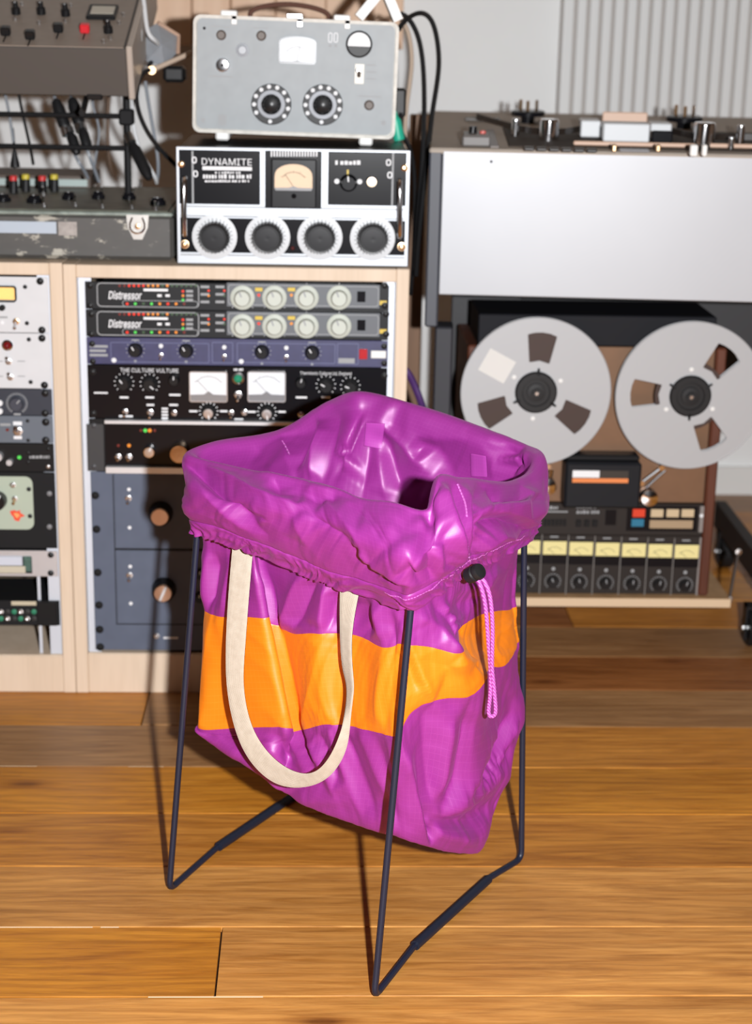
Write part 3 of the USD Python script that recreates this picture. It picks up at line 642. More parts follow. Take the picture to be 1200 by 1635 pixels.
def stitches(pts, mask, name, r=.0011, lift=.0012):
    P = [on_cloth(u, v, mask, lift) for u, v in pts]
    P = np.array(P); P = gaussian_filter(P, (1, 0), mode='nearest')
    segs = []
    for a, b in zip(P[:-1], P[1:]):
        segs.append(cyl(a - bag_o, a + (b - a) * .72 - bag_o, r, n=5))
    obj(name, segs, thread, bag_t, kind='stuff')
def line(pts, n):
    L = np.r_[0, np.cumsum(np.linalg.norm(np.diff(np.array(pts, float), axis=0), axis=1))]
    q = np.linspace(0, L[-1], n); return np.c_[np.interp(q, L, [p[0] for p in pts]), np.interp(q, L, [p[1] for p in pts])]
cuffv = (np.arange(NT)[:, None] > rowk[K_RIM]) & ((XN * (CAM - X)).sum(2) < 0)
stitches(line([(729, 772), (742, 800), (747, 840), (746, 880), (751, 900)], 26), cuffv, 'seam_stitching', lift=.003)
stitches(line([(439, 691), (452, 705), (463, 728)], 9), inner | cuffv, 'seam_stitching')
for rr in (rowk[K_HEM] + 4,):
    k = [i for i in range(NS) if 6.6 < ss[i] < 13.2][::2]
    P = X[rr, k]; c = CAM - P; P = P + c / np.linalg.norm(c, axis=1, keepdims=True) * .0012
    obj('hem_stitching', [cyl(a - bag_o, a + (b - a) * .7 - bag_o, .0007, n=4) for a, b in zip(P[:-1], P[1:])], thread, bag_t, kind='stuff')
# cord lock and cord
cl0 = at(748, 920, 1.795); cl1 = at(772, 913, 1.785)
dcl = (cl1 - cl0) / np.linalg.norm(cl1 - cl0)
lock = obj('cord_lock', lathe([(.004, 0), (.0085, .0006), (.0092, .002), (.0092, .011), (.0075, .0122), (.0075, .0138), (.0095, .0148), (.0098, .017), (.0085, .0205), (.004, .0216)], 22, cl0 - bag_o - dcl * .001, dcl * [1, 1, 1] + [0, -.25, .25]), rubber, bag_t, label='black plastic cord lock')
cordm = usdkit.material(stage, '/World/Looks/braided_cord', {'g': ('texture_coordinate', {}), 'w': ('wave_texture', {'wave_type': 'bands', 'bands_direction': 'diagonal', 'scale': 170.0}), 'b': ('bump', {'strength': .6, 'distance': .0004}),
    'r': ('rgb_ramp', {'ramp': [(0.2, (.36, .05, .32)), (.8, (.62, .17, .55))]}), 'p': ('principled_bsdf', {'roughness': .6})}, [('g.object', 'w.vector'), ('w.fac', 'b.height'), ('w.fac', 'r.fac'), ('r.color', 'p.base_color'), ('b.normal', 'p.normal')], surface='p.BSDF')
cord = [(758, 918, 1.79), (767, 935, 1.788), (775, 970, 1.79), (779, 1020, 1.795), (782, 1060, 1.80), (783, 1100, 1.805), (780, 1130, 1.808), (782, 1143, 1.808), (790, 1140, 1.806), (790, 1118, 1.804), (787, 1085, 1.800), (785, 1060, 1.796), (786, 1020, 1.79), (785, 980, 1.786), (780, 945, 1.784), (770, 925, 1.785), (764, 918, 1.788)]
obj('cord', tube([at(*p) - bag_o for p in cord], .0024, 8, 6), cordm, bag_t, label='doubled pink braided drawcord hanging from the cord lock')
# ------------------------------------------------------------------ panel fittings, placed on a face by the pixel where the photograph shows them
led_col = {'r': mat('led_red', (.75, 0.035, 0.015), .3, emit=.18), 'a': mat('led_amber', (.75, 0.25, 0.03), .3, emit=.16), 'g': mat('led_green', (0.08, 0.6, 0.09), .3, emit=.2), 'd': mat('led_off_red', (.16, .02, .015), .3), 'x': mat('led_off_green', (.05, .10, .05), .3), 'w': white_print, 'y': mat('button_yellow', (.62, .44, .05), .5)}
screw_black = mat('black_screw', (.010, .010, .011), .35, spec=.3)
knob_black = mat('knob_black', (.010, .010, .011), .3, spec=.3)
meter_face = mat('meter_face_white', (.74, .75, .77), .5)
meter_face_warm = mat('meter_face_amber', (.85, .62, .36), .5)
glass_clear = usdkit.material(stage, '/World/Looks/clear_pane', {'f': ('fresnel', {'IOR': 1.45}), 't': ('transparent_bsdf', {}), 'g': ('glossy_bsdf', {'roughness': .08}), 'm': ('mix_closure', {})}, [('f.fac', 'm.fac'), ('t.BSDF', 'm.closure1'), ('g.BSDF', 'm.closure2')], surface='m.closure')
class Face:
    def __init__(self, T, F, y=0.0): self.T, self.F, self.y, self.ink = T, F, y, {}
    def p(self, u, v, y=None): return self.F.px(u, v, self.y if y is None else y)
    def s(self, u, v): return abs(self.p(u + 1, v)[0] - self.p(u, v)[0])
    def rect(self, name, u0, v0, u1, v1, d, m, bev=.0006, back=0.0, parent=None, label=None, make=True):
        x0, z1 = self.p(u0, (v0 + v1) / 2)[0], self.p((u0 + u1) / 2, v0)[1]; x1, z0 = self.p(u1, (v0 + v1) / 2)[0], self.p((u0 + u1) / 2, v1)[1]
        b = box(x0, x1, self.y - d, self.y + back, z0, z1, bev)
        return obj(name, b, m, parent or self.T, label=label) if make else b
    def frame(self, u0, v0, u1, v1, wpx, rpx, d):
        from shapely.geometry import Polygon
        x0, z1 = self.p(u0, v0); x1, z0 = self.p(u1, v1); s = self.s((u0 + u1) / 2, (v0 + v1) / 2)
        P = Polygon(rrect(x0, x1, z0, z1, rpx * s)); return prism(P.difference(P.buffer(-wpx * s)), self.y - d, self.y)
    def add(self, key, mesh): self.ink.setdefault(key, []).append(mesh)
    def mark(self, u0, v0, u1, v1, m='w', d=.0003):
        self.add(m, self.rect('', u0, v0, u1, v1, d, None, 0, make=False))
    def dot(self, u, v, r, m='w', d=.0005, n=8):
        x, z = self.p(u, v); self.add(m, cyl((x, self.y, z), (x, self.y - d, z), r * self.s(u, v), n=n))
    def text(self, t, u, v, hpx, wpx=None, m='w', bold=False, slant=0.0, center=False, d=.0004):
        x, z = self.p(u, v); s = self.s(u, v)
        self.add(m, text(t, x, z, hpx * s, self.y, wpx * s if wpx else None, bold, slant, center, d))
    def words(self, u0, v0, u1, v1, m='w', step=5.0):
        'a line of print too small to read in the photograph: short strokes'
        r = random.Random(int(u0 * 7 + v0)); u = u0
        while u < u1 - 1:
            w = min(step * r.uniform(.45, .95), u1 - u); self.mark(u, v0 + (v1 - v0) * r.uniform(0, .25), u + w, v1, m); u += w + step * (.7 if r.random() < .2 else .28)
    def scale(self, u, v, r0, r1, n, a0=-225, a1=45, m='w', w=.8, dots=False):
        x, z = self.p(u, v); s = self.s(u, v)
        for k in range(n):
            a = math.radians(a0 + (a1 - a0) * k / (n - 1)) * -1
            c, q = math.cos(a), math.sin(a)
            if dots:
                self.add(m, cyl((x + c * r0 * s, self.y, z + q * r0 * s), (x + c * r0 * s, self.y - .0004, z + q * r0 * s), r1 * s, n=7)); continue
            b = box(r0 * s, r1 * s, -.0004, 0, -w * s / 2, w * s / 2)
            R = np.eye(4); R[0, 0] = c; R[0, 2] = -q; R[2, 0] = q; R[2, 2] = c; b.apply_transform(R); b.apply_translation((x, self.y, z)); self.add(m, b)
    def flush(self, names={}):
        nm = {'w': 'lettering', 'k': 'black_lettering', 'gr': 'grey_marking', 'r': 'red_led', 'a': 'amber_led', 'g': 'green_led', 'd': 'unlit_led', 'x': 'unlit_green_led', 'y': 'yellow_button'}
        mm = dict(led_col, k=black_matte, gr=grey_print)
        for k, v in self.ink.items():
            obj(names.get(k, nm.get(k, 'marking')), v, mm[k], self.T, smooth=False, kind='stuff')
        self.ink = {}
    def knob(self, u, v, r, h=.014, m=None, cap=None, ang=-40, line=True, skirt=None, name='knob', n=24, flute=0, linem=None, label=None):
        x, z = self.p(u, v); s = self.s(u, v); R = r * s; y = self.y
        prof = [(R * .98, 0), (R, h * .12), (R * .93, h * .85), (R * .86, h)]
        if skirt: prof = [(skirt * s, 0), (skirt * s * .97, h * .16), (R * 1.02, h * .3), (R * .95, h * .88), (R * .86, h)]
        K = lathe(prof + [(0.0001, h)], n, (x, y, z))
        parts = [K]
        if flute:
            for k in range(flute):
                a = 2 * PI * k / flute; parts.append(cyl((x + R * math.cos(a), y - h * .15, z + R * math.sin(a)), (x + R * .95 * math.cos(a), y - h * .9, z + R * .95 * math.sin(a)), R * .13, n=5))
        kb = obj(name, parts, m or knob_black, self.T, label=label)
        if cap: obj('cap', lathe([(R * .78, 0), (R * .76, .0012), (R * .3, .0014), (.0001, .0012)], n, (x, y - h, z)), cap, kb)
        if line:
            a = math.radians(90 - ang); c, q = math.cos(a), math.sin(a)
            b = box(R * .25, R * .95, -.0006, .0004, -R * .09, R * .09); T4 = np.eye(4); T4[0, 0] = c; T4[0, 2] = -q; T4[2, 0] = q; T4[2, 2] = c
            b.apply_transform(T4); b.apply_translation((x, y - h - (.0012 if cap else 0), z)); obj('pointer', b, linem or white_print, kb)
        return kb
    def toggle(self, u, v, r=4, ang=20, side=0, m=None, name='toggle_switch', L=3.2, nut=None):
        x, z = self.p(u, v); s = self.s(u, v); R = r * s; y = self.y
        t = obj(name, [lathe([(R * 1.25, 0), (R * 1.25, R * .6), (R * .8, R * .7), (R * .75, R * 1.3), (.0001, R * 1.3)], 6, (x, y, z))], nut or steel, self.T)
        a, b = math.radians(ang), math.radians(side)
        d = np.array([math.sin(b), -math.cos(a), math.sin(a)])
        p0 = np.array([x, y - R * .9, z])
        obj('lever', [cyl(p0, p0 + d * R * L, R * .38, R * .55, 9), lathe([(R * .55, 0), (R * .45, R * .3), (.0001, R * .42)], 9, p0 + d * R * L, d)], m or chrome, t)
        return t
    def screw(self, u, v, r=5, m=None, name='rack_screw', washer=True):
        x, z = self.p(u, v); s = self.s(u, v); R = r * s; y = self.y
        obj(name, [lathe([(R * 1.25, 0), (R * 1.25, R * .18), (R, R * .2), (R * .95, R * .6), (R * .6, R * .8), (R * .28, R * .8), (R * .25, R * .45), (.0001, R * .45)], 12, (x, y, z))], m or screw_black, self.T)
    def lamp(self, u, v, r, m, ring=None, name='jewel_lamp'):
        x, z = self.p(u, v); s = self.s(u, v); R = r * s; y = self.y
        t = obj(name, lathe([(R * .9, 0), (R * .85, R * .4), (R * .5, R * .75), (.0001, R * .85)], 14, (x, y - R * .25, z)), m, self.T)
        obj('bezel', lathe([(R * 1.3, 0), (R * 1.3, R * .3), (R * .9, R * .5), (R * .88, R * .1)], 14, (x, y, z)), ring or steel, t)
    def meter(self, u0, v0, u1, v1, face=None, bezel=None, needle=-30, bz=2.5, d=.006, arch=False, foot=.28, name='meter'):
        s = self.s((u0 + u1) / 2, (v0 + v1) / 2); y = self.y
        x0, z1 = self.p(u0, v0); x1, z0 = self.p(u1, v1); x1 = x0 + (u1 - u0) * s; z0 = z1 - (v1 - v0) * abs(self.p(u0, v0 + 1)[1] - self.p(u0, v0)[1])
        w, hh = x1 - x0, z1 - z0; cx = (x0 + x1) / 2
        from shapely.geometry import Polygon
        if arch:
            pts = [(x0, z0 + .1 * hh), (x0 + .04 * w, z0), (x1 - .04 * w, z0), (x1, z0 + .1 * hh)] + [(cx + w / 2 * math.cos(a), z1 - min(float(arch), .5) * hh * (1 - abs(math.sin(a)) ** .8)) for a in np.linspace(.02, PI - .02, 15)]
            O = Polygon(pts).buffer(0)
        else: O = Polygon(rrect(x0, x1, z0, z1, .06 * w))
        I = O.buffer(-bz * s)
        t = obj(name, prism(O.difference(I), y - d, y), bezel or black, self.T)
        obj('dial', prism(I.buffer(.0004), y - .0012, y - .0002), face or meter_face, t)
        pv = (cx, z0 + foot * hh); rad = .52 * hh
        sc = []
        for k in range(13):
            a = math.radians(140 - 100 * k / 12); c, q = math.cos(a), math.sin(a)
            l = rad * (1.12 if k % 3 == 0 else 1.06)
            sc.append(cyl((pv[0] + c * rad, y - .0013, pv[1] + q * rad), (pv[0] + c * l, y - .0013, pv[1] + q * l), .00028, n=4))
        arcp = [(pv[0] + rad * math.cos(math.radians(a)), y - .0013, pv[1] + rad * math.sin(math.radians(a))) for a in np.linspace(140, 40, 14)]
        sc.append(tube(arcp, .00025, 4)); obj('scale_marking', sc, black_matte, t, kind='stuff')
        a = math.radians(90 - needle)
        obj('needle', cyl((pv[0], y - .002, pv[1]), (pv[0] + rad * 1.05 * math.cos(a), y - .002, pv[1] + rad * 1.05 * math.sin(a)), .0003, n=4), black_matte, t)
        obj('pivot_cover', prism(Polygon([(x0 + bz * s, z0 + bz * s), (x1 - bz * s, z0 + bz * s), (x1 - bz * s, z0 + foot * .75 * hh), (cx + .12 * w, z0 + foot * .8 * hh), (cx, z0 + foot * 1.15 * hh), (cx - .12 * w, z0 + foot * .8 * hh), (x0 + bz * s, z0 + foot * .75 * hh)]).intersection(I), y - .0032, y - .0012), mat('meter_foot', (.2, .2, .21), .4), t)
        obj('pane', prism(I.buffer(.0003), y - d * .75, y - d * .75 + .0008), glass_clear, t)
        return t

# ------------------------------------------------------------------ the two pale plywood rack cabinets
def ply(name, a, b):
    return usdkit.material(stage, '/World/Looks/' + name, {'g': ('geometry', {}), 'm': ('mapping', {'scale': (14.0, 14.0, 1.6)}), 'n': ('noise_texture', {'scale': 1.6, 'detail': 5.0, 'distortion': .8}), 'm2': ('mapping', {'scale': (160.0, 160.0, 8.0)}), 'n2': ('noise_texture', {'scale': 1.0, 'detail': 2.0}),
        'r': ('rgb_ramp', {'ramp': [(.3, a), (.7, b)]}), 'r2': ('rgb_ramp', {'ramp': [(.35, (.965, .96, .95)), (.6, (1, 1, 1))]}), 'x': ('mix', {'mix_type': 'multiply', 'fac': 1.0}), 'p': ('principled_bsdf', {'roughness': .5, 'specular_ior_level': .35})},
        [('g.position', 'm.vector'), ('m.vector', 'n.vector'), ('g.position', 'm2.vector'), ('m2.vector', 'n2.vector'), ('n.fac', 'r.fac'), ('n2.fac', 'r2.fac'), ('r.color', 'x.color1'), ('r2.color', 'x.color2'), ('x.color', 'p.base_color')], surface='p.BSDF')
plywood = ply('birch_plywood', (.62, .49, .365), (.70, .565, .435))
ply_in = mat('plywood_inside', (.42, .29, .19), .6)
YF, YB = 2.655, 3.10
def cabinet(xl, xr, label, ztop, zb, zt):
    F = Frame(((xl + xr) / 2, (YF + YB) / 2, 0)); T = thing('rack_cabinet', label, 'rack cabinet', F)
    def b(name, x0, x1, y0, y1, z0, z1, m=plywood, bev=.0012):
        return obj(name, box(x0 - F.O[0], x1 - F.O[0], y0 - F.O[1], y1 - F.O[1], z0, z1, bev), m, T)
    w = .0205
    b('side_panel', xl, xl + w, YF, YB, 0, ztop); b('side_panel', xr - w, xr, YF, YB, 0, ztop)
    b('top_panel', xl + w, xr - w, YF + .001, YB, zt, ztop - .0005)
    b('bottom_shelf', xl + w, xr - w, YF + .004, YB, zb - .02, zb, plywood)
    b('plinth', xl + w, xr - w, YF + .002, YF + .02, 0, zb - .0015)
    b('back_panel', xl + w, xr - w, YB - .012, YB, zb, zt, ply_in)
    return T, F
XS = -.395
cab2, cf2 = cabinet(XS + .0004, .151, 'pale plywood rack cabinet with the black-screwed gear, right behind the bag', .7245, .0705, .7035)
cab1, cf1 = cabinet(XS - .5455, XS - .0004, 'left pale plywood rack cabinet, cut off by the photo edge, pale grey units on top', .7265, .0665, .7065)
def rail(T, F, x0, x1, z0, z1):
    holes = [cyl((0, 0, 0), (0, 0.001, 0), .001)]
    m_ = [box(x0 - F.O[0], x1 - F.O[0], YF + .009 - F.O[1], YF + .011 - F.O[1], z0, z1), box((x1 if x1 > F.O[0] else x0) - F.O[0] - .001, (x1 if x1 > F.O[0] else x0) - F.O[0] + .001, YF + .009 - F.O[1], YF + .04 - F.O[1], z0, z1)]
    r = obj('rack_rail', m_, alu_rail, T)
    return r
rail(cab2, cf2, -.3735, -.352, .0710, .703); rail(cab2, cf2, .110, .1295, .0710, .703)
rail(cab1, cf1, -.437, -.4165, .0670, .706); rail(cab1, cf1, -.92, -.9, .0670, .706)
UU = .04445
UY = YF + .006          # front of the faceplates
def unit(name, label, cat, x0, x1, z1, z0, m, depth=.26, group=None, t=.003):
    F = Frame(((x0 + x1) / 2, UY, z0)); T = thing(name, label, cat, F, group)
    w = (x1 - x0) / 2; g = .0005
    obj('faceplate', box(-w, w, 0, t, g, z1 - z0 - g, .0006), m, T)
    obj('chassis', box(-w + .026, w - .026, t, depth, .0015, z1 - z0 - .0015), black_matte, T)
    return T, Face(T, F)
RX0, RX1 = -.3615, .1195
zt = .6975
Z = [zt - UU * k for k in range(15)]
dist_m = mat('compressor_black', (.014, .015, .017), .4, spec=.2); dist_g = mat('compressor_grey', (.13, .14, .155), .42, spec=.3)
bone = mat('bone_plastic', (.42, .45, .40), .4); bone2 = mat('bone_plastic_top', (.50, .53, .47), .45)
for q, (zc, label) in enumerate(((0, 'black compressor with four bone knobs, topmost unit of the right cabinet'), (1, 'black compressor with four bone knobs, second unit from the top of the right cabinet'))):
    T, f = unit('compressor', label, 'compressor', RX0, RX1, Z[zc], Z[zc + 1], dist_m)
    o = 45.5 * q; v0 = 448 + o
    f.rect('knob_panel', 362, v0 + 5, 606, v0 + 43, .0008, dist_g)
    obj('outline', [f.frame(154, v0 + 3, 318, v0 + 44, 1.6, 7, .0004), f.frame(364, v0 + 6, 604, v0 + 42, 1.2, 5, .0012)], grey_print, T)
    f.text('Distressor', 173, v0 + 29, 12, 52, bold=True, slant=.15)
    cols = 'ddrrrraaaxaxxxxxx'
    for k in range(17): f.dot(191 + k * 7.6, v0 + 8, 2.3, cols[k], .001)
    f.mark(229, v0 + 13, 268, v0 + 17); f.mark(251, v0 + 22, 258, v0 + 26, 'w'); f.mark(264, v0 + 22, 271, v0 + 26, 'w')
    f.add('gr', f.frame(195, v0 + 31, 316, v0 + 43, 1.0, 5, .0004))
    for k, c in enumerate('rgxgarad'): f.dot(203 + k * 13, v0 + 37, 2.4, c, .001)
    for k in range(3):
        f.dot(292, v0 + 17 + 7 * k, 2.2, 'rag'[k], .001); f.mark(297, v0 + 15 + 7 * k, 308, v0 + 19 + 7 * k, 'gr')
        f.mark(320, v0 + 8 + 12 * k, 334, v0 + 12 + 12 * k, 'gr'); f.mark(344, v0 + 8 + 12 * k, 358, v0 + 12 + 12 * k, 'gr')
    for k in range(2): f.dot(333, v0 + 16 + 8 * k, 2, 'ra'[k], .001); f.dot(358, v0 + 16 + 8 * k, 2, 'rx'[k], .001)
    for k, (u, m_) in enumerate(((413, 'r'), (465, 'a'))):
        f.add('y', f.rect('', u - 6, v0 + 11, u + 6, v0 + 17, .002, None, .0005, make=False)); f.dot(u, v0 + 23, 2.5, m_, .0015); f.mark(u - 2, v0 + 30, u + 2, v0 + 38)
    f.add('gr', f.frame(378, v0 + 1, 600, v0 + 4, 1, 1, .0004))
    for u in (387, 438, 489, 541):
        f.scale(u, v0 + 27, 21, 23.5, 11, m='w', w=.8)
        f.knob(u, v0 + 27, 13, .016, bone2, None, ang=-60 + u % 50, skirt=20, line=True, linem=grey_print)
    f.rect('power_switch', 570, v0 + 17, 583, v0 + 34, .003, black_gloss); f.rect('serial_sticker', 601, v0 + 32, 617, v0 + 39, .0004, led_col['y'])
    f.flush()
    for u in (144, 614):
        for dv in (8, 40): f.screw(u + (2 if q else 0), v0 + dv, 4.4)
# blue two-channel preamp
T, f = unit('preamp', 'violet-blue two channel preamp under the pair of compressors', 'preamp', RX0, RX1, Z[2], Z[3], mat('violet_blue_panel', (.035, .035, .105), .4, var=.12, vscale=60))
obj('outline', [f.frame(176, 546, 334, 580, 1.2, 2, .0004), f.frame(338, 546, 372, 580, 1.2, 2, .0004), f.frame(378, 547, 535, 581, 1.2, 2, .0004), f.frame(538, 548, 572, 582, 1.2, 2, .0004)], mat('panel_line', (.11, .12, .24), .5), T)
for k in range(3): f.mark(143, 551 + 7 * k, 172 - 3 * (k % 2), 555 + 7 * k, 'gr')
for u, v in ((216, 559), (297, 560), (418, 562), (498, 563)):
    f.scale(u, v, 13, 15.5, 11, m='gr', w=1.0); f.knob(u, v, 9.5, .015, knob_black, None, ang=-30, skirt=12); f.mark(u - 6, v - 17, u + 6, v - 15, 'gr')
    f.mark(u - 2, v + 16, u + 2, v + 20, 'gr')
for u, v in ((257, 561), (358, 563), (457, 564)): f.toggle(u, v + 6, 3.2, -25); f.dot(u, v - 9, 3.6, 'w', .003)
f.rect('power_rocker', 573, 557, 586, 573, .004, mat('red_rocker', (.45, .015, .02), .25)); f.rect('badge', 592, 560, 616, 572, .0012, white_plastic); f.mark(540, 572, 566, 580, 'gr')
for u, v in ((147, 549), (148, 577), (613, 553), (613, 580)): f.screw(u, v, 4)
f.dot(182, 575, 4, 'w', .001); f.dot(385, 577, 4, 'w', .001); f.flush()
# valve distortion unit, 2U
T, f = unit('distortion_unit', 'black valve distortion unit with two white meters and a green lamp', 'distortion unit', RX0, RX1, Z[3], Z[5], black_gloss)
f.text('THE CULTURE VULTURE', 192, 594, 6.5, 93); f.text('Thermionic Culture Ltd, England', 479, 598, 5, 82)
f.meter(302, 592, 363, 641, needle=-42, bezel=steel, bz=1.5, foot=.3); f.meter(395, 592, 456, 641, needle=-42, bezel=steel, bz=1.5, foot=.3)
f.lamp(380, 604, 7.5, mat('green_jewel', (.02, .22, .12), .15, emit=.25)); f.words(373, 588, 388, 592, step=3)
f.toggle(380, 630, 5.5, -25, L=2.6); f.toggle(200, 657, 4, -20); f.toggle(240, 658, 4.6, -20); f.toggle(278, 659, 4, 20); f.toggle(369, 659, 4, -20); f.toggle(390, 658, 4.4, 25); f.toggle(480, 661, 4, 20)
for u, v, a in ((198, 611, -35), (239, 612, 130), (520, 615, -60), (559, 617, -70)): f.scale(u, v, 14, 16.3, 11, w=1.3); f.knob(u, v, 10, .017, knob_black, None, ang=a, skirt=12.5)
for u, v, a in ((278, 604, 0), (480, 608, 10)): f.knob(u, v + 2, 8, .014, knob_black, None, ang=a, skirt=9); f.mark(u - 8, v + 25, u + 10, v + 28)
for u, v in ((333, 657), (426, 658)):
    f.scale(u, v, 13, 16, 12, w=1.4); f.knob(u, v, 10, .016, knob_black, steel, ang=170, skirt=12.5); f.mark(u - 31, v - 2, u - 18, v + 1); f.mark(u + 18, v - 2, u + 30, v + 1); 
for k in range(4): f.mark(258, 651 + 5 * k, 268, 654 + 5 * k)
f.mark(190, 663, 212, 666); f.mark(150, 626, 172, 628.5); f.mark(234, 645, 246, 648); f.mark(270, 645, 284, 648); f.mark(374, 668, 388, 670)
for u in (198, 239, 520, 559): f.mark(u - 7, 633, u + 7, 636)
f.flush()
for u, v in ((148, 594), (149, 660), (614, 600), (613, 660)): f.screw(u, v, 4)
# valve compressor with silver lips, 2U
T, f = unit('compressor_limiter', 'black valve limiter with silver lips above and below, behind the bag rim', 'compressor', RX0, RX1, Z[5], Z[7], black)
lipm = mat('silver_lip', (.7, .71, .73), .35, .5)
f.rect('silver_lip', 168, 671, 600, 676.5, .012, lipm); f.rect('silver_lip', 170, 745, 600, 755, .012, lipm)
f.rect('control_panel', 168, 677, 600, 744.5, .001, black_gloss)
f.words(190, 687, 208, 694); f.words(191, 697, 208, 702); f.words(286, 687, 383, 691, 'gr')
for u, c in ((225, 'd'), (232, 'g'), (239, 'a'), (247, 'd')): f.dot(u, 687, 3.2 if c in 'ga' else 2.2, c, .002)
f.dot(189, 711, 2.4, 'd', .002); f.dot(206, 711, 3, 'a', .002)
for u in (189, 206): f.toggle(u, 729, 4.6, -10, L=2.4)
f.knob(239, 719, 9.5, .016, chrome, steel, ang=20); f.knob(287, 721, 16, .02, brass, mat('spun_brass', (.6, .44, .3), .35, 1.0), ang=0, line=False)
f.mark(232, 701, 250, 704, 'gr'); f.flush()
f.rect('rack_ear', 139, 677, 166, 752, .0006, mat('ear_grey', (.03, .03, .032), .5))
for v in (680, 745): f.screw(150, v, 4, mat('ear_screw', (.05, .05, .055), .4))
# slate 7U unit with two modules
slate = mat('slate_panel', (.100, .118, .165), .5, 0, .2, var=.05, vscale=30)
T, f = unit('mastering_unit', 'tall slate grey console unit with two copper-capped knobs at the cabinet bottom', 'console unit', RX0, RX1, Z[7], Z[14], slate)
f.rect('module_panel', 184, 757, 606, 876, .0012, slate); f.rect('module_panel', 187, 881, 606, 996, .0012, slate)
copper = mat('copper_cap', (.60, .42, .32), .35, 1.0)
for u, v, a in ((257, 819, 200), (262, 940, 25)):
    f.scale(u, v, 31, 2.6, 11, -215, 35, dots=True); f.knob(u, v, 18, .022, black, None, ang=a, line=False, skirt=20)
    x, z = f.p(u, v); s = f.s(u, v)
    kc = obj('knob_cap', lathe([(14.5 * s, 0), (14.5 * s, .003), (13 * s, .0045), (.0001, .0045)], 24, (x, -.022, z)), copper, T, label='copper knob cap')
    an = math.radians(90 - a); b = box(-13 * s, 13 * s, -.001, 0, -2 * s, 2 * s); R4 = np.eye(4); R4[0, 0] = math.cos(an); R4[0, 2] = -math.sin(an); R4[2, 0] = math.sin(an); R4[2, 2] = math.cos(an)
    b.apply_transform(R4); b.apply_translation((x, -.0265, z)); obj('pointer', b, white_print if a == 25 else copper, kc)
f.mark(184, 877, 606, 880, 'k'); f.mark(182.5, 757, 184, 997, 'k'); f.mark(186, 997, 606, 998.5, 'k')
for u, v in ((205, 795), (207, 918)): f.toggle(u, v, 4.5, -35, L=2.2)
for u, v in ((206, 781), (207, 842), (208, 904), (209, 963)): f.dot(u, v, 3, 'w', .002)
for u, v in ((320, 915), (319, 952)): f.knob(u, v, 8, .014, black, None, ang=0); f.scale(u, v, 12, 14, 9)
f.mark(252, 962, 271, 969); f.mark(261, 1017, 284, 1020); f.flush()
f.toggle(250, 1015, 4, 35)
for v, du in ((791, 0), (845, 2), (914, 4), (966, 6), (1005, 7), (1033, 8)): f.screw(152 + du, v, 5.2, black_matte)
for v in (800, 850, 920, 970, 1010, 1030): f.screw(607, v, 5.2, black_matte)

# ------------------------------------------------------------------ left cabinet's units (only their right ends are in the photograph)
LX1 = -.4195; LX0 = LX1 - .4826
g_white = mat('pale_grey_panel', (.60, .61, .63), .42, var=.02, vscale=30)
def zat(v, u=60): return float(at(u, v, UY)[2])
zz = [zat(v) for v in (442, 532, 621, 664, 708, 754, 876)]
T, f = unit('limiter', 'pale grey unit with an amber meter, topmost in the left cabinet', 'limiter', LX0, LX1, zz[0], zz[1], g_white)
f.meter(-55, 455, 26, 481, face=mat('amber_glow', (.95, .58, .18), .5, emit=.25), bezel=black, needle=20, bz=2.2, foot=.18)
f.knob(4, 491, 5, .008, black, None, line=False); f.toggle(26, 513, 4.6, -35, nut=brass); f.mark(-6, 505, 12, 508, 'gr'); f.dot(4, 515, 3, 'w')
for u, v in ((40, 458), (43, 516)): f.screw(u, v, 2.8, name='panel_screw')
for u, v in ((64, 449), (67, 527)): f.screw(u, v, 4.8)
f.flush()
T, f = unit('limiter', 'pale grey unit with a red jewel lamp, second in the left cabinet', 'limiter', LX0, LX1, zz[1], zz[2], g_white)
f.lamp(12, 551, 7, mat('red_jewel', (.16, .006, .008), .12), chrome); f.toggle(14, 577, 4.6, 35); f.toggle(17, 602, 4.6, 35)
for v in (577, 601): f.mark(-6, v - 1, 5, v + .5, 'gr'); f.mark(28, v - 1, 40, v + .5, 'gr')
for u, v in ((46, 542), (49, 610)): f.screw(u, v, 2.8, name='panel_screw')
for u, v in ((67, 540), (71, 615)): f.screw(u, v, 4.8)
f.flush()
T, f = unit('equalizer', 'dark navy unit with one ringed dial in the left cabinet', 'equalizer', LX0, LX1, zz[2], zz[3], mat('dark_navy_panel', (.022, .027, .042), .45))
f.scale(27, 644, 14, 17.5, 24, -235, 55, m='gr', w=1.4); f.knob(27, 644, 11, .012, mat('navy_knob', (.05, .055, .075), .35), None, ang=40, linem=grey_print); f.mark(22, 660, 33, 663, 'gr')
for v in (643, 656): f.dot(0, v, 5, 'w', .004)
for v in (628, 660): f.screw(72, v, 4.8)
f.flush()
T, f = unit('preamp', 'blue-grey unit with one bright toggle switch in the left cabinet', 'preamp', LX0, LX1, zz[3], zz[4], mat('blue_grey_panel', (.115, .135, .165), .45))
f.toggle(29, 688, 6.5, 35, L=2.4, m=chrome); f.mark(21, 673, 35, 679); f.mark(22, 696, 35, 701); f.mark(0, 676, 17, 680, 'gr'); f.dot(12, 686, 2.6, 'd', .002)
for u, v in ((44, 672), (45, 703)): f.screw(u, v, 2.4, name='panel_screw')
for v in (674, 703): f.screw(73, v, 5)
f.flush()
T, f = unit('signal_processor', 'black unit with a lit green lamp and small silver knob in the left cabinet', 'processor', LX0, LX1, zz[4], zz[5], black)
f.dot(31, 730, 3.2, 'g', .002); f.knob(16, 737, 5.5, .009, alu, None, line=False); f.knob(-2, 728, 8, .01, alu, None, line=False); f.words(47, 727, 79, 732, 'gr')
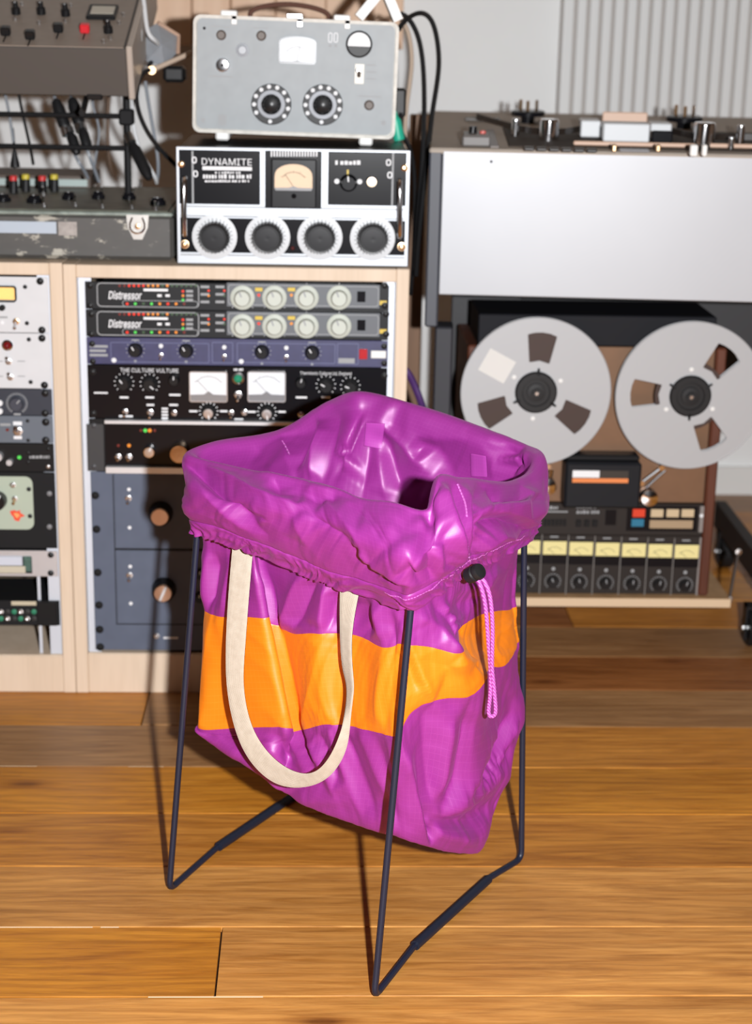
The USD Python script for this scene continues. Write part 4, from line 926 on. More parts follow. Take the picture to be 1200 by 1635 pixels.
for u, v in ((45, 723), (45, 738), (77, 717), (77, 745)): f.screw(u, v, 2.6, steel if v > 740 else screw_black, 'panel_screw')
f.flush()
T, f = unit('filter_unit', 'black unit with a sage green plate, big black knob and red sticker', 'filter', LX0, LX1, zz[5], zz[6], black_matte)
sage = mat('sage_plate', (.40, .46, .37), .45)
from shapely.geometry import Polygon as _P
x0, z1_ = f.p(-120, 759); x1, z0_ = f.p(55, 845)
obj('plate', prism(_P(rrect(x0, x1, z0_, z1_, .012)), -.002, 0), sage, T, label='sage green rounded plate')
f.y = -.002
f.knob(-3, 798, 15, .02, knob_black, None, ang=30); f.toggle(21, 774, 4, 20); f.toggle(24, 796, 4, -20, m=brass)
for u, v in ((46, 781), (48, 824)): f.screw(u, v, 3, name='panel_screw')
cx, cz = f.p(27, 821); s = f.s(27, 821)
pts = [(-11, 5), (-4, 7), (0, 5), (6, 7), (5, 3), (13, -3), (6, -5), (3, -12), (-4, -10), (-6, -4), (-9, -1)]
stk = obj('sticker', prism(_P([(cx + a * s, cz + b * s) for a, b in pts]), -.0026, -.002), mat('red_sticker', (.75, .07, .03), .5), T, label='small orange-red sticker')
obj('sticker_print', prism(_P([(cx + a * s * .45, cz + b * s * .45 - .0008) for a, b in pts]), -.0029, -.0026), mat('orange_print', (.85, .35, .12), .5), stk)
f.y = 0
for v in (788, 841): f.screw(79, v, 3.4, mat('dull_screw', (.2, .2, .21), .4))
f.flush()
z_a, z_b = zat(879, 70), zat(921, 70)
T, f = unit('module_frame', 'silver half-empty module frame in the lower left cabinet', 'module frame', LX0, LX1, z_a, z_b, alu, depth=.1)
f.rect('opening', -90, 888, 51, 915, .0004, black_matte); f.rect('module', -70, 888, 36, 902, .003, mat('module_blue_white', (.55, .58, .66), .4)); f.rect('module', -70, 903, 41, 914, .003, mat('module_cream', (.52, .48, .38), .4)); f.rect('circuit_board', 38, 888, 50, 912, .002, mat('circuit_green', (.06, .12, .1), .4, var=.5, vscale=400))
for k in range(5): f.mark(-60, 890 + 2.4 * k, 30, 890.8 + 2.4 * k, 'gr')
for v in (886, 915): f.screw(81, v, 4)
f.flush()
z_a, z_b = zat(959, 80), zat(999, 80)
T, f = unit('patch_panel', 'black patch panel with two rows of jacks near the floor in the left cabinet', 'patch panel', LX0, LX1, z_a, z_b, black_matte, depth=.12)
f.rect('label_strip', 18, 960, 58, 966.5, .0006, mat('cream_strip', (.5, .44, .32), .6))
for r_ in range(2):
    for k in range(6):
        u, v = 2 + k * 10.5, 976 + r_ * 11
        x, z = f.p(u, v); s = f.s(u, v)
        obj('jack', lathe([(4.2 * s, 0), (4.2 * s, .003), (2.4 * s, .0034), (2.2 * s, .0006), (.0001, .0006)], 10, (x, 0, z)), [steel, mat('jack_green', (.03, .22, .12), .4), mat('jack_dark', (.03, .03, .03), .4)][(k * 2 + r_) % 3], T)
f.rect('side_cap', 60, 960, 91, 998, .004, black)
for v in (965,): f.screw(84, v, 3)
f.flush()
cab1_in = obj('slotted_rail', [box(-.4555 - cf1.O[0], -.4505 - cf1.O[0], YF + .012 - cf1.O[1], YF + .014 - cf1.O[1], .067, .235)], alu_rail, cab1)
# ------------------------------------------------------------------ on top of the right cabinet: the black and silver rack amplifier
silver = mat('silver_trim', (.47, .50, .54), .42, .3)
TOPZ = .7265
DY = 2.668
dz1 = float(at(467, 237, DY)[2]); dx0, dx1 = float(at(282, 330, DY)[0]), float(at(653, 330, DY)[0])
F = Frame(((dx0 + dx1) / 2, DY, TOPZ)); T = thing('gate_limiter', 'black and silver boxed unit with four white-ringed knobs, under the grey instrument case', 'audio unit', F)
dw, dh = (dx1 - dx0) / 2, dz1 - TOPZ
f = Face(T, F)
obj('cabinet', box(-dw + .002, dw - .002, .003, .30, .0005, dh - .001, .003), mat('satin_black_case', (.018, .016, .015), .4), T)
obj('faceplate', box(-dw, dw, 0, .003, .0003, dh, .001), silver, T)
bp = black_gloss
f.rect('name_panel', 286, 240, 415, 326, .0012, bp); f.rect('meter_bay', 423, 241, 513, 333, .0008, bp); f.rect('control_panel', 523.5, 243, 648, 328, .0012, bp); f.rect('knob_strip', 288, 350, 646, 405, .0008, bp)
f.y = -.0012
f.mark(306, 241, 309, 326, 'gr'); f.mark(625, 244, 628, 328, 'gr')
f.text('DYNAMITE', 322, 263, 10.5, 80); f.mark(323, 266, 402, 272); f.words(343, 274, 384, 277, step=4); f.words(324, 278, 401, 285); f.words(327, 287, 398, 291, step=4)
f.words(535, 256, 580, 263, step=6); [f.add('w', f.frame(u_, v_, u_ + 8, v_ + 11, 2, 4, .0004)) for u_, v_ in ((306, 250), (308, 272), (616, 254), (618, 274))]
f.dot(537.5, 289.5, 4.2); f.dot(574, 290, 4.2); f.mark(553.5, 271, 556.5, 279, 'y')
f.knob(556, 292, 12, .014, bp, None, ang=-5, skirt=14); f.knob(593, 290, 9.5, .008, chrome, brass, ang=0, line=False, name='push_button')
f.y = -.0008
for k in range(17): f.add('w', f.rect('', 432 + k * 4.5, 241, 434.4 + k * 4.5, 250, .002, None, .0, make=False))
f.rect('meter_body', 433, 253, 505, 332, .008, mat('meter_body', (.014, .014, .016), .25, spec=.2), .002)
f.y = -.0088
f.meter(437, 260, 500, 305, face=mat('meter_face_tan', (.72, .52, .35), .5, emit=.0), bezel=black, needle=-35, arch=.5, bz=1.2, foot=.16, d=.003)
f.lamp(469, 313, 3.2, black_gloss, black, 'adjust_screw')
f.y = -.0008
for u, v, a in ((342.5, 378, -60), (427, 378.5, -75), (510.5, 379, -20), (594.5, 380, -75)):
    x, z = f.p(u, v); s = f.s(u, v)
    kb = f.knob(u, v, 23, .02, knob_black, mat('knob_top', (.013, .013, .015), .35, spec=.2), ang=a, flute=26, line=False, n=30)
    obj('dial_ring', lathe([(36 * s, 0), (36 * s, .0012), (27 * s, .0018), (25 * s, .0018)], 36, (x, f.y, z)), mat('dial_ring_white', (.56, .58, .60), .4), kb, label='white dial ring')
    f.y -= .0018; f.scale(u, v, 26, 29, 24, -240, 60, m='k', w=1.0); f.y += .0018
    for j in range(4): 
        aa = math.radians(115 - 24 * j); f.y -= .0145; f.dot(u + 19 * math.cos(aa), v - 19 * math.sin(aa), 1.7); f.y += .0145
f.y = -.0008
f.lamp(467, 396, 3.5, mat('dark_red_led', (.08, .02, .02), .3), black, 'indicator_lamp')
f.y = 0
for u, v in ((290, 262), (295, 390), (645, 268), (641, 394)): f.screw(u, v, 5.5, brass, 'mounting_screw')
for u0, v0, v1 in ((296, 284, 372), (637, 288, 375)):
    a = np.array([*f.p(u0, v0)]); b = np.array([*f.p(u0, v1)])
    obj('handle', tube([(a[0], 0, a[1]), (a[0], -.012, a[1]), (a[0], -.022, a[1] - .012), (b[0], -.022, b[1] + .012), (b[0], -.012, b[1]), (b[0], 0, b[1])], .0038, 10, 4), chrome, T)
f.mark(288, 331, 646, 333, 'gr'); f.mark(288, 346, 646, 348, 'gr'); f.mark(288, 408, 646, 410, 'gr')
f.flush()
# ------------------------------------------------------------------ the grey instrument case standing on it
GY = 2.735
gl, gr_ = at(306, 120, GY), at(631.5, 128, GY)
gzb = TOPZ + dh + .013
F = Frame(((gl[0] + gr_[0]) / 2, GY, TOPZ + dh + .0025), roll=math.radians(1.1)); T = thing('instrument_case', 'pale grey metal test instrument case with two black dials, standing on the black unit', 'instrument', F)
f = Face(T, F)
gw = (gr_[0] - gl[0]) / 2; g1 = f.p(467, 29)[1]; g0 = .0125
grey = mat('hammer_grey', (.285, .31, .325), .45, 0, .3, var=.05, vscale=40, bump=.05, bscale=400)
edge = mat('worn_case_edge', (.55, .53, .48), .5, var=.15, vscale=60)
obj('case_body', prism(_P(rrect(-gw, gw, g0, g1, .012)), .004, .20), edge, T)
obj('front_panel', prism(_P(rrect(-gw + .006, gw - .006, g0 + .006, g1 - .005, .009)), 0, .004), grey, T)
O_ = _P(rrect(-gw, gw, g0, g1, .012)); obj('panel_rim', prism(O_.difference(O_.buffer(-.005)), -.003, .006), edge, T)
for u, v in ((355, 213), (584, 219)):
    x, z = f.p(u, v); obj('foot', box(x - .011, x + .011, -.002, .16, .0 - x * .019 if False else .001, g0 + .003, .003), white_plastic, T)
f.meter(445, 57, 505, 101, face=meter_face, bezel=mat('meter_dark_rim', (.06, .065, .075), .3), needle=10, arch=.24, bz=2.6, foot=.10, d=.005)
x, z = f.p(573, 70.5); s = f.s(573, 70)
gm = obj('round_gauge', lathe([(21 * s, 0), (21 * s, .006), (18.5 * s, .0075), (18.5 * s, .003), (.0001, .003)], 28, (x, 0, z)), black, T)
cap_ = _P([(x + 18 * s * math.cos(a), z + 18 * s * math.sin(a)) for a in np.linspace(-.18, PI + .18, 24)]); obj('dial', prism(cap_, -.0042, -.003), meter_face, gm)
brn = mat('brown_socket', (.10, .075, .06), .5)
for u, v in ((353, 56), (417, 57), (589, 168)): f.knob(u, v, 6.5, .006, brn, None, line=False, name='socket', skirt=8)
f.knob(387, 80, 7, .005, mat('grey_button', (.32, .34, .37), .4), None, line=False, skirt=10.5, name='push_button'); f.knob(355, 104, 10.5, .005, chrome, None, line=False, skirt=11.5, name='socket'); f.dot(355, 104, 2.5, 'k', .0058)
f.rect('switch_plate', 566, 102, 581, 134, .0012, mat('cream_plate', (.66, .64, .56), .4)); f.toggle(573, 112, 5, -40, L=2.6, m=brn)
for k in range(2): f.add('w', f.frame(524 + 9 * k, 52, 530 + 9 * k, 68, 1.2, 2.5, .0008)); f.dot(527 + 9 * k, 73, 2.5, 'gr')
for k in range(3): f.mark(585, 103 + 11 * k, 600, 105 + 11 * k, 'gr')
f.mark(337, 42, 368, 43.5, 'gr'); f.mark(404, 44, 428, 45.5, 'gr'); f.mark(333, 121, 372, 123, 'gr'); f.mark(572, 153, 608, 155, 'gr'); f.mark(348, 183, 361, 200, 'gr'); f.dot(326, 45, 2.5, 'k'); f.dot(324, 192, 4, 'gr'); f.dot(612, 196, 4, 'gr')
dial_m = mat('dial_silver', (.11, .115, .13), .4, .2)
for u, v in ((433, 166.5), (515, 167.5)):
    x, z = f.p(u, v); s = f.s(u, v)
    kb = obj('dial', lathe([(32 * s, 0), (32 * s, .002), (31 * s, .003), (.0001, .003)], 40, (x, 0, z)), black, T)
    obj('scale_ring', lathe([(22 * s, .003), (22 * s, .0036), (15 * s, .0036), (15 * s, .003)], 32, (x, 0, z)), dial_m, kb)
    obj('grip', lathe([(16 * s, .003), (15.5 * s, .012), (11 * s, .019), (5 * s, .0205), (.0001, .0207)], 26, (x, 0, z)), knob_black, kb)
    f.y = -.003; f.scale(u, v, 27.5, 3.4, 10, -210, 40, dots=True); f.dot(u - 2, v + 27.5, 3.2); f.y = -.0036; f.scale(u, v, 16, 21, 30, -230, 60, m='gr', w=.7); f.y = 0
f.flush()
for u, m_ in ((365, chrome), (470, chrome), (546, chrome)):
    x, z = f.p(u, 26)
    obj('clasp', [box(x - .013, x + .013, .0, .03, g1 - .001, g1 + .008, .002), box(x + .004, x + .013, -.003, .004, g1 - .013, g1 + .003, .001)], white_plastic if u != 470 else chrome, T)
xa, xb = f.p(396, 15)[0], f.p(526, 15)[0]
obj('carrying_handle', tube([(xa, .10, g1), (xa + .006, .10, g1 + .011), (xa + .03, .10, g1 + .018), ((xa + xb) / 2, .10, g1 + .021), (xb - .03, .10, g1 + .018), (xb - .006, .10, g1 + .011), (xb, .10, g1)], .004, 8, 4), mat('brown_leather', (.10, .04, .025), .5), T)
# folded white card on top of it
gtop = float(F.world((0, .05, g1))[2])
P1, P2, P3 = at(573, 26, 2.80), at(611, -14, 2.80), at(648, 22, 2.80)
fo = np.array([P2[0], 2.83, gtop - .003])
card = thing('folded_card', 'bright white folded card standing like a tent on the grey instrument case', 'card', Frame(fo))
pts = [np.array([P1[0] - fo[0], 0, .006]), np.array([-.004, 0, .046]), np.array([.006, 0, .046]), np.array([P3[0] - fo[0] - .012, 0, .003])]
for k in (0, 2):
    a, b = pts[k], pts[k + 1]
    d = (b - a) / np.linalg.norm(b - a); nn = np.array([-d[2], 0, d[0]]) * .0075
    poly = [a - nn, b - nn, b + nn, a + nn]
    obj('card_half', prism(_P([(q[0], q[2]) for q in poly]), -.035, .035), mat('white_card', (.9, .9, .88), .6), card)

# ------------------------------------------------------------------ the battered open case on the left cabinet
CY = 2.684
cz1 = float(at(140, 336, CY)[2]); cx1 = float(at(277, 380, CY)[0]); cx0 = cx1 - .62
CTOP = .7285
F = Frame(((cx0 + cx1) / 2, CY, CTOP)); T = thing('portable_mixer', 'scuffed dark grey cased portable mixer with a steel latch, on the left cabinet', 'mixer', F)
f = Face(T, F); cw = (cx1 - cx0) / 2; ch = cz1 - CTOP
scuff = usdkit.material(stage, '/World/Looks/scuffed_grey', {'g': ('geometry', {}), 'm': ('mapping', {'scale': (26.0, 26.0, 50.0)}), 'n': ('noise_texture', {'scale': 1.0, 'detail': 5.0, 'roughness': .65}), 'r': ('rgb_ramp', {'ramp': [(.0, (.052, .05, .047)), (.585, (.07, .067, .063)), (.63, (.36, .34, .29)), (.8, (.42, .40, .35))]}), 'p': ('principled_bsdf', {'roughness': .55})}, [('g.position', 'm.vector'), ('m.vector', 'n.vector'), ('n.fac', 'r.fac'), ('r.color', 'p.base_color')], surface='p.BSDF')
olive = mat('olive_grey_top', (.13, .135, .11), .45, var=.25, vscale=30)
obj('case_shell', box(-cw, cw, .0, .40, .0, ch - .006, .006), scuff, T)
obj('case_rim', box(-cw + .001, cw - .001, -.0015, .402, ch - .008, ch - .002, .002), mat('rim_green_grey', (.24, .28, .25), .4, var=.3, vscale=60), T)
obj('control_top', box(-cw + .008, cw - .008, .008, .392, ch - .006, ch, .002), olive, T)
f.rect('label_strip', -60, 353, 90, 372, .001, mat('blue_white_strip', (.42, .48, .56), .35)); f.rect('tag', 93, 354, 123, 376, .0008, mat('worn_tag', (.32, .29, .27), .5, var=.2, vscale=80))
lx, lz = f.p(220, 363); s = f.s(220, 363)
lt = obj('latch', prism(_P([(lx - 18 * s, lz + 20 * s), (lx + 18 * s, lz + 20 * s), (lx + 16 * s, lz), (lx + 7 * s, lz - 19 * s), (lx - 7 * s, lz - 19 * s), (lx - 16 * s, lz)]), -.003, .0), mat('latch_steel', (.55, .53, .5), .3, .9), T)
obj('latch_loop', [tube([(lx - 8 * s, -.004, lz + 16 * s), (lx - 8 * s, -.008, lz - 6 * s), (lx + 8 * s, -.008, lz - 6 * s), (lx + 8 * s, -.004, lz + 16 * s)], .0016, 6, 3)], chrome, lt)
obj('catch', lathe([(5 * s, 0), (4.5 * s, .003), (.0001, .0035)], 12, (lx, -.003, lz + 2 * s)), brass, lt)
def topxy(u, v): return F.pz(u, v, ch)
for k, (u, v, w) in enumerate(((5, 317, 30), (55, 319, 30), (110, 314, 27), (157, 313, 26), (206, 314, 27), (252, 323, 30))):
    x, y = topxy(u, v + 4)
    sw = obj('selector_knob', lathe([(w * .00043, 0), (w * .00043, .006), (w * .00036, .0075), (w * .0003, .012), (.0001, .012)], 18, (x, y, ch), (0, 0, 1)), black_gloss, T)
    obj('pointer', box(x - .0008, x + .0008, y - w * .0003, y, ch + .0119, ch + .0128), white_print, sw)
for u, v in ((69, 309), (120, 326), (163, 309), (163, 329), (213, 310), (210, 330), (248, 333), (70, 327), (224, 295)):
    x, y = topxy(u, v + 3); t_ = obj('toggle_switch', lathe([(.004, 0), (.004, .003), (.0025, .004), (.0025, .006), (.0001, .006)], 8, (x, y, ch), (0, 0, 1)), steel, T); obj('lever', cyl((x, y, ch + .005), (x, y - .004, ch + .015), .0012, .002, 8), chrome, t_)
x0, y0 = topxy(-60, 300); x1, y1 = topxy(146, 300)
mod = obj('rear_module', box(x0, x1, y0 + .03, y0 + .17, ch - .001, ch + .022, .002), mat('brown_module', (.10, .075, .06), .5), T); obj('pale_strip', box(x0, x1 - .006, y0 + .0285, y0 + .0305, ch + .003, ch + .015), mat('pale_green_strip', (.38, .46, .44), .4), mod)
for q, (u, v) in enumerate(((22, 300), (68, 300))):
    x, y = topxy(u, v + 8)
    Fp = Frame(F.world((x, y, ch)))
    for j, (dx, dy, nm, mc) in enumerate(((0, 0, 'red', (.6, .03, .03)), (.016, .03, 'yellow', (.62, .5, .05)))):
        Fj = Frame(F.world((x + dx, y + dy, ch)))
        J = thing('jack_plug', f'black plug with a {nm} ring, the {"left" if q == 0 else "right"} of two such in the scuffed mixer', 'plug', Fj, )
        obj('plug_body', lathe([(.0075, 0), (.0075, .020), (.006, .022), (.0001, .022)], 14, (0, 0, 0), (0, 0, 1)), rubber, J)
        obj('colour_ring', lathe([(.0068, .0205), (.0068, .028), (.005, .0295), (.0001, .0295)], 14, (0, 0, 0), (0, 0, 1)), mat('ring_' + nm, mc, .4), J)
# ------------------------------------------------------------------ black tube stand and the brown sloping mixer on it
SY = 2.86
def stand_bar(a, b, r=.006): return cyl(np.array(a), np.array(b), r, n=10)
px_ = float(at(203, 230, SY)[0]); z1b = float(at(100, 184, SY)[2]); z2b = float(at(100, 235, SY)[2])
F = Frame((px_, SY, CTOP)); T = thing('equipment_stand', 'black steel tube stand carrying the sloping brown mixer above the scuffed one', 'stand', F)
def sl(p): return np.array(p, float) - F.O
STB = CTOP + ch + .0005
obj('post', [cyl((0, 0, ch + .001), (0, 0, .262), .006, n=10)], black, T); obj('post', cyl((-.50, 0, ch + .001), (-.50, 0, .262), .006, n=10), black, T)
obj('crossbar', cyl((-.50, 0, z1b - CTOP), (0, 0, z1b - CTOP), .0045, n=10), black, T); obj('crossbar', cyl((-.50, 0, z2b - CTOP), (0, 0, z2b - CTOP), .0045, n=10), black, T)
obj('clamp', box(-.012, .012, -.012, .012, z1b - CTOP - .014, z1b - CTOP + .012, .003), black_matte, T)
MY = 2.75
pit = math.radians(20)
mO = at(203, 152, MY)
F = Frame((mO[0] - .31, MY, at(100, 153, MY)[2]), pitch=pit, yaw=math.radians(-.5)); M_ = thing('sloping_mixer', 'brown-grey sloping mixing desk with one red fader cap, top left corner', 'mixer', F)
f = Face(M_, F); mx1 = f.p(203, 115)[0]; mx0 = mx1 - .62; mh = f.p(100, 76)[1]
mbrown = mat('mixer_brown', (.105, .09, .078), .5); mtop = mat('mixer_top', (.25, .205, .17), .5, var=.06, vscale=50)
obj('body', box(mx0, mx1, 0, .40, 0, mh, .002), mat('mixer_front', (.075, .067, .061), .5), M_); obj('control_panel', box(mx0 + .002, mx1 - .004, .002, .398, mh, mh + .0015), mtop, M_)
obj('side_cheek', box(mx1, mx1 + .010, -.002, .405, -.004, mh + .004, .002), mat('cheek_cream', (.42, .36, .31), .5), M_)
for k in (0, 1): obj('support_arm', [tube([(-.06 - .38 * k, 0, .262 - .0), (-.06 - .38 * k, -.08, .225), (-.06 - .38 * k, -.1, .222)], .005, 8)], black, T)
obj('rubber_foot', box(f.p(138, 150)[0], f.p(163, 150)[0], -.002, .02, -.006, .004, .002), rubber, M_)
def mt(u, v): return F.pz(u, v, mh + .0015)
for u, v in ((26, 22), (66, 22), (105, 25), (173, 52)):
    x, y = mt(u, v); k_ = obj('knob', lathe([(.0075, 0), (.007, .010), (.0045, .012), (.004, .020), (.0001, .020)], 14, (x, y, mh + .0015), (0, 0, 1)), knob_black, M_); obj('pointer', box(x - .0006, x + .0006, y - .006, y - .001, mh + .0215, mh + .0222), white_print, k_)
for u, v, mm_ in ((10, 56, knob_black), (49, 62, knob_black), (94, 51, knob_black), (136, 52, mat('fader_red', (.62, .02, .03), .35))):
    x, y = mt(u, v)
    obj('fader_slot', box(x - .0012, x + .0012, y - .03, y + .03, mh + .0012, mh + .0019), black_matte, M_)
    obj('fader_cap', box(x - .0075, x + .0075, y - .008, y + .006, mh + .002, mh + .016, .002), mm_, M_)
for u, v in ((24, 32), (35, 8), (62, 38), (104, 35), (113, 10), (165, 68), (176, 62), (190, 38), (197, 25)):
    x, y = mt(u, v); obj('button', lathe([(.003, 0), (.003, .004), (.002, .005), (.0001, .005)], 8, (x, y, mh + .0015), (0, 0, 1)), steel, M_)
x0, y0 = mt(137, 32); x1, y1 = mt(190, 13)
dsp = obj('level_display', box(x0, x1, y0, y1, mh + .001, mh + .008, .002), black, M_); obj('display_window', box(x0 + .006, x1 - .004, y0 + .012, y1 - .012, mh + .0075, mh + .0088), mat('display_pale', (.5, .46, .38), .4), dsp)
# ------------------------------------------------------------------ things on the back wall
def wx(u, v, Y): return float(at(u, v, Y)[0])
RYW = WALLY - .05
x0, x1 = wx(897, 60, RYW), wx(1330, 60, RYW)
F = Frame(((x0 + x1) / 2, RYW, .62)); T = thing('slatted_panel', 'white upright slatted panel on the wall above the tape console', 'wall panel', F)
hw = (x1 - x0) / 2
slat_m = mat('slat_white', (.80, .82, .82), .5); groove_m = mat('slat_groove', (.50, .46, .43), .8)
obj('backing', box(-hw, hw, .012, .05, 0, .78), groove_m, T)
pitch_ = (wx(1180, 0, RYW) - wx(920, 0, RYW)) / 13
g0_ = wx(920, 0, RYW) - F.O[0]
edges_ = [-hw] + [g0_ + pitch_ * k for k in range(24) if g0_ + pitch_ * k < hw - .02] + [hw]
for k in range(len(edges_) - 1):
    a_ = edges_[k] + (.0035 if k else 0); b_ = edges_[k + 1] - (.0035 if k < len(edges_) - 2 else 0)
    obj('slat', box(a_, b_, 0, .014, 0, .78, .002), slat_m, T)
peach = ply('peach_board', (.72, .47, .31), (.82, .58, .41))
BYW = WALLY - .30
xs_ = [wx(u, 10, BYW) for u in (150, 232, 306, 368, 440, 520, 596, 645)]
zb_ = float(at(420, 75, BYW)[2])
F = Frame((xs_[3], BYW, zb_)); T = thing('wall_cupboard', 'peach wooden wall cupboard fronted with upright boards, above the grey instrument case', 'cupboard', F)
for a, b in zip(xs_[:-1], xs_[1:]):
    obj('board', box(a - F.O[0] + .001, b - F.O[0] - .001, 0, .022, 0, .45, .002), peach, T)
obj('cupboard_box', box(xs_[0] - F.O[0], xs_[-1] - F.O[0], .0225, .2995, .002, .449), peach, T)
# ------------------------------------------------------------------ the open reel recorder on the low shelf
MYF = 2.825
def wz(u, v, Y): return float(at(u, v, Y)[2])
RXc = wx(1130, 830, MYF)
SHY = 2.80; shz = wz(1000, 955, SHY)
xr_out = wx(1131, 900, MYF); xl_out = xr_out - .445
F = Frame(((xl_out + xr_out) / 2, MYF, shz + .0005)); R_ = thing('reel_recorder', 'brown open reel tape recorder with yellow meters and wooden sides, on the low shelf', 'tape recorder', F)
f = Face(R_, F); rw = (xr_out - xl_out) / 2
wood_side = ply('dark_red_wood', (.075, .022, .012), (.13, .04, .02))
rec_dark = mat('recorder_dark_brown', (.022, .017, .015), .5, spec=.25); deck_b = mat('deck_bronze', (.20, .11, .062), .38, .3, var=.04, vscale=40)
h_side = f.p(1145, 556)[1]; h_deck0 = f.p(1000, 802)[1]
obj('side_panel', box(rw - .018, rw, -.012, .20, 0, h_side + .002, .003), wood_side, R_); obj('side_panel', box(-rw, -rw + .018, -.012, .20, 0, h_side + .002, .003), wood_side, R_)
obj('deck_plate', box(-rw + .018, rw - .018, 0, .19, h_deck0, h_side, .001), deck_b, R_)
hv = f.p(1000, 853)[1]
obj('transport_panel', box(-rw + .018, rw - .018, -.008, .19, hv, h_deck0 - .0005, .0015), rec_dark, R_)
obj('meter_bridge', box(-rw + .018, rw - .018, -.006, .19, .001, hv - .0008, .001), rec_dark, R_)
f.y = -.008
bz_m = mat('button_cream', (.55, .43, .27), .4, emit=.0)
f.rect('button_well', 1000, 808, 1113, 848, .0006, black_gloss)
f.rect('record_button', 1009, 812, 1029, 825, .004, mat('button_red', (.65, .05, .02), .35)); f.rect('stop_button', 1007, 828, 1027, 840, .004, mat('button_blue', (.02, .16, .27), .35))
for u in (1038, 1063, 1087): f.rect('transport_button', u, 812.5, u + 20, 825, .004, bz_m)
f.rect('play_button', 1036, 830, 1105, 843, .004, mat('button_tan', (.36, .26, .16), .4)); f.rect('tape_counter', 966, 814, 983, 838, .002, black_gloss)
for k in range(6): f.rect('track_switch', 868 + k * 6.2, 829, 872 + k * 6.2, 839, .004, black)
for k in range(3): f.rect('mode_switch', 919 + k * 13, 830, 927 + k * 13, 840, .005, black)
f.words(868, 808, 891, 813, 'gr'); f.mark(870, 816, 906, 818, 'gr'); f.words(920, 807, 954, 812, 'gr'); f.words(920, 815, 956, 820, 'gr'); f.mark(972, 809, 981, 811, 'gr')
f.rect('rack_strip', 1116, 808, 1124, 850, .001, mat('strip_grey', (.22, .2, .19), .4)); f.dot(1119, 823, 3, 'w', .002); f.flush()
f.y = -.006
vu_y = mat('vu_yellow', (.68, .60, .27), .45, emit=.12)
for k in range(-3, 6):
    u = 867 + 42.1 * k; vo = .028 * (u - 867) + (0 if k > -1 else 0)
    f.rect('channel_divider', u - 5, 853 + vo, u - 3.4, 948 + vo, .0012, mat('divider_grey', (.20, .19, .18), .4))
    m_ = f.rect('level_meter', u - 1.5, 862 + vo, u + 37.5, 900 + vo, .0015, black_gloss)
    f.y = -.0075
    x, z1_ = f.p(u, 864 + vo); x2, z2_ = f.p(u + 36.5, 885.5 + vo)
    obj('dial', box(x, x2, -.0085, -.0075, z2_, z1_, .0004), vu_y, m_)
    cx_, s = (x + x2) / 2, f.s(u, 870)
    obj('scale_marking', [tube([(cx_ + 13 * s * math.cos(math.radians(a)), -.0087, z2_ + 1 * s + 12 * s * math.sin(math.radians(a))) for a in np.linspace(150, 30, 9)], .0003, 4)], black_matte, m_)
    obj('needle', cyl((cx_, -.0088, z2_ + 1 * s), (cx_ - 11 * s, -.0088, z2_ + 11 * s), .0003, n=4), black_matte, m_)
    f.y = -.006
    f.mark(u + 11, 856 + vo, u + 24, 858 + vo, 'gr'); f.dot(u + 16, 908 + vo, 3, 'gr')
    f.scale(u + 15, 928 + vo, 11, 13.5, 15, m='gr', w=1.2); f.knob(u + 15, 928 + vo, 9, .012, knob_black, None, ang=-20 + 7 * k, linem=grey_print)
f.rect('rack_strip', 1113, 858, 1117, 950, .001, mat('strip_grey', (.22, .2, .19), .4)); f.flush()
f.y = 0
# head block, tension arms, rollers
x0, z1_ = f.p(897, 727); x1, z0_ = f.p(1012, 800)
hb = obj('head_cover', box(x0, x1, -.05, 0, z0_, z1_, .004), mat('head_cover_black', (.010, .011, .014), .45, spec=.2), R_); obj('cover_top', box(x0 + .002, x1 - .002, -.035, 0, z1_ - .001, z1_ + .010, .003), black, hb)
f.y = -.05
xs0, zs1 = f.p(914, 751); xs1, zs0 = f.p(1002, 771)
st = obj('badge', box(xs0, xs1, -.0506, -.0498, zs0, zs1), mat('badge_black', (.03, .025, .02), .4), R_); obj('white_block', box(xs0, xs0 + (xs1 - xs0) * .48, -.0509, -.0505, zs0 + (zs1 - zs0) * .42, zs1), white_print, st); obj('orange_stripe', box(xs0, xs1, -.051, -.0505, zs0, zs0 + (zs1 - zs0) * .36), mat('orange_stripe', (.72, .22, .06), .45), st)
f.words(963, 755, 986, 762, 'a', 6); f.flush({'a': 'badge_print'})
f.y = 0
for q, (ua, va, ub, vb, ur, vr) in enumerate(((1052, 742, 1020, 766, 1033, 790), (872, 740, 866, 762, 872, 772))):
    a, b, c = f.p(ua, va), f.p(ub, vb), f.p(ur, vr)
    arm = obj('tension_arm', [tube([(a[0], -.02, a[1]), (b[0], -.02, b[1])], .0032, 8), tube([(a[0] + .008, -.016, a[1] - .006), (b[0] + .01, -.016, b[1] - .010)], .003, 8), cyl((a[0], 0, a[1]), (a[0], -.024, a[1]), .005, n=10), cyl((b[0], 0, b[1]), (b[0], -.026, b[1]), .0045, n=10)], chrome, R_)
    obj('guide_roller', lathe([(.0145, 0), (.0145, .004), (.011, .006), (.011, .018), (.0145, .020), (.0145, .024), (.005, .026), (.0001, .026)], 20, (c[0], 0, c[1])), chrome, R_)
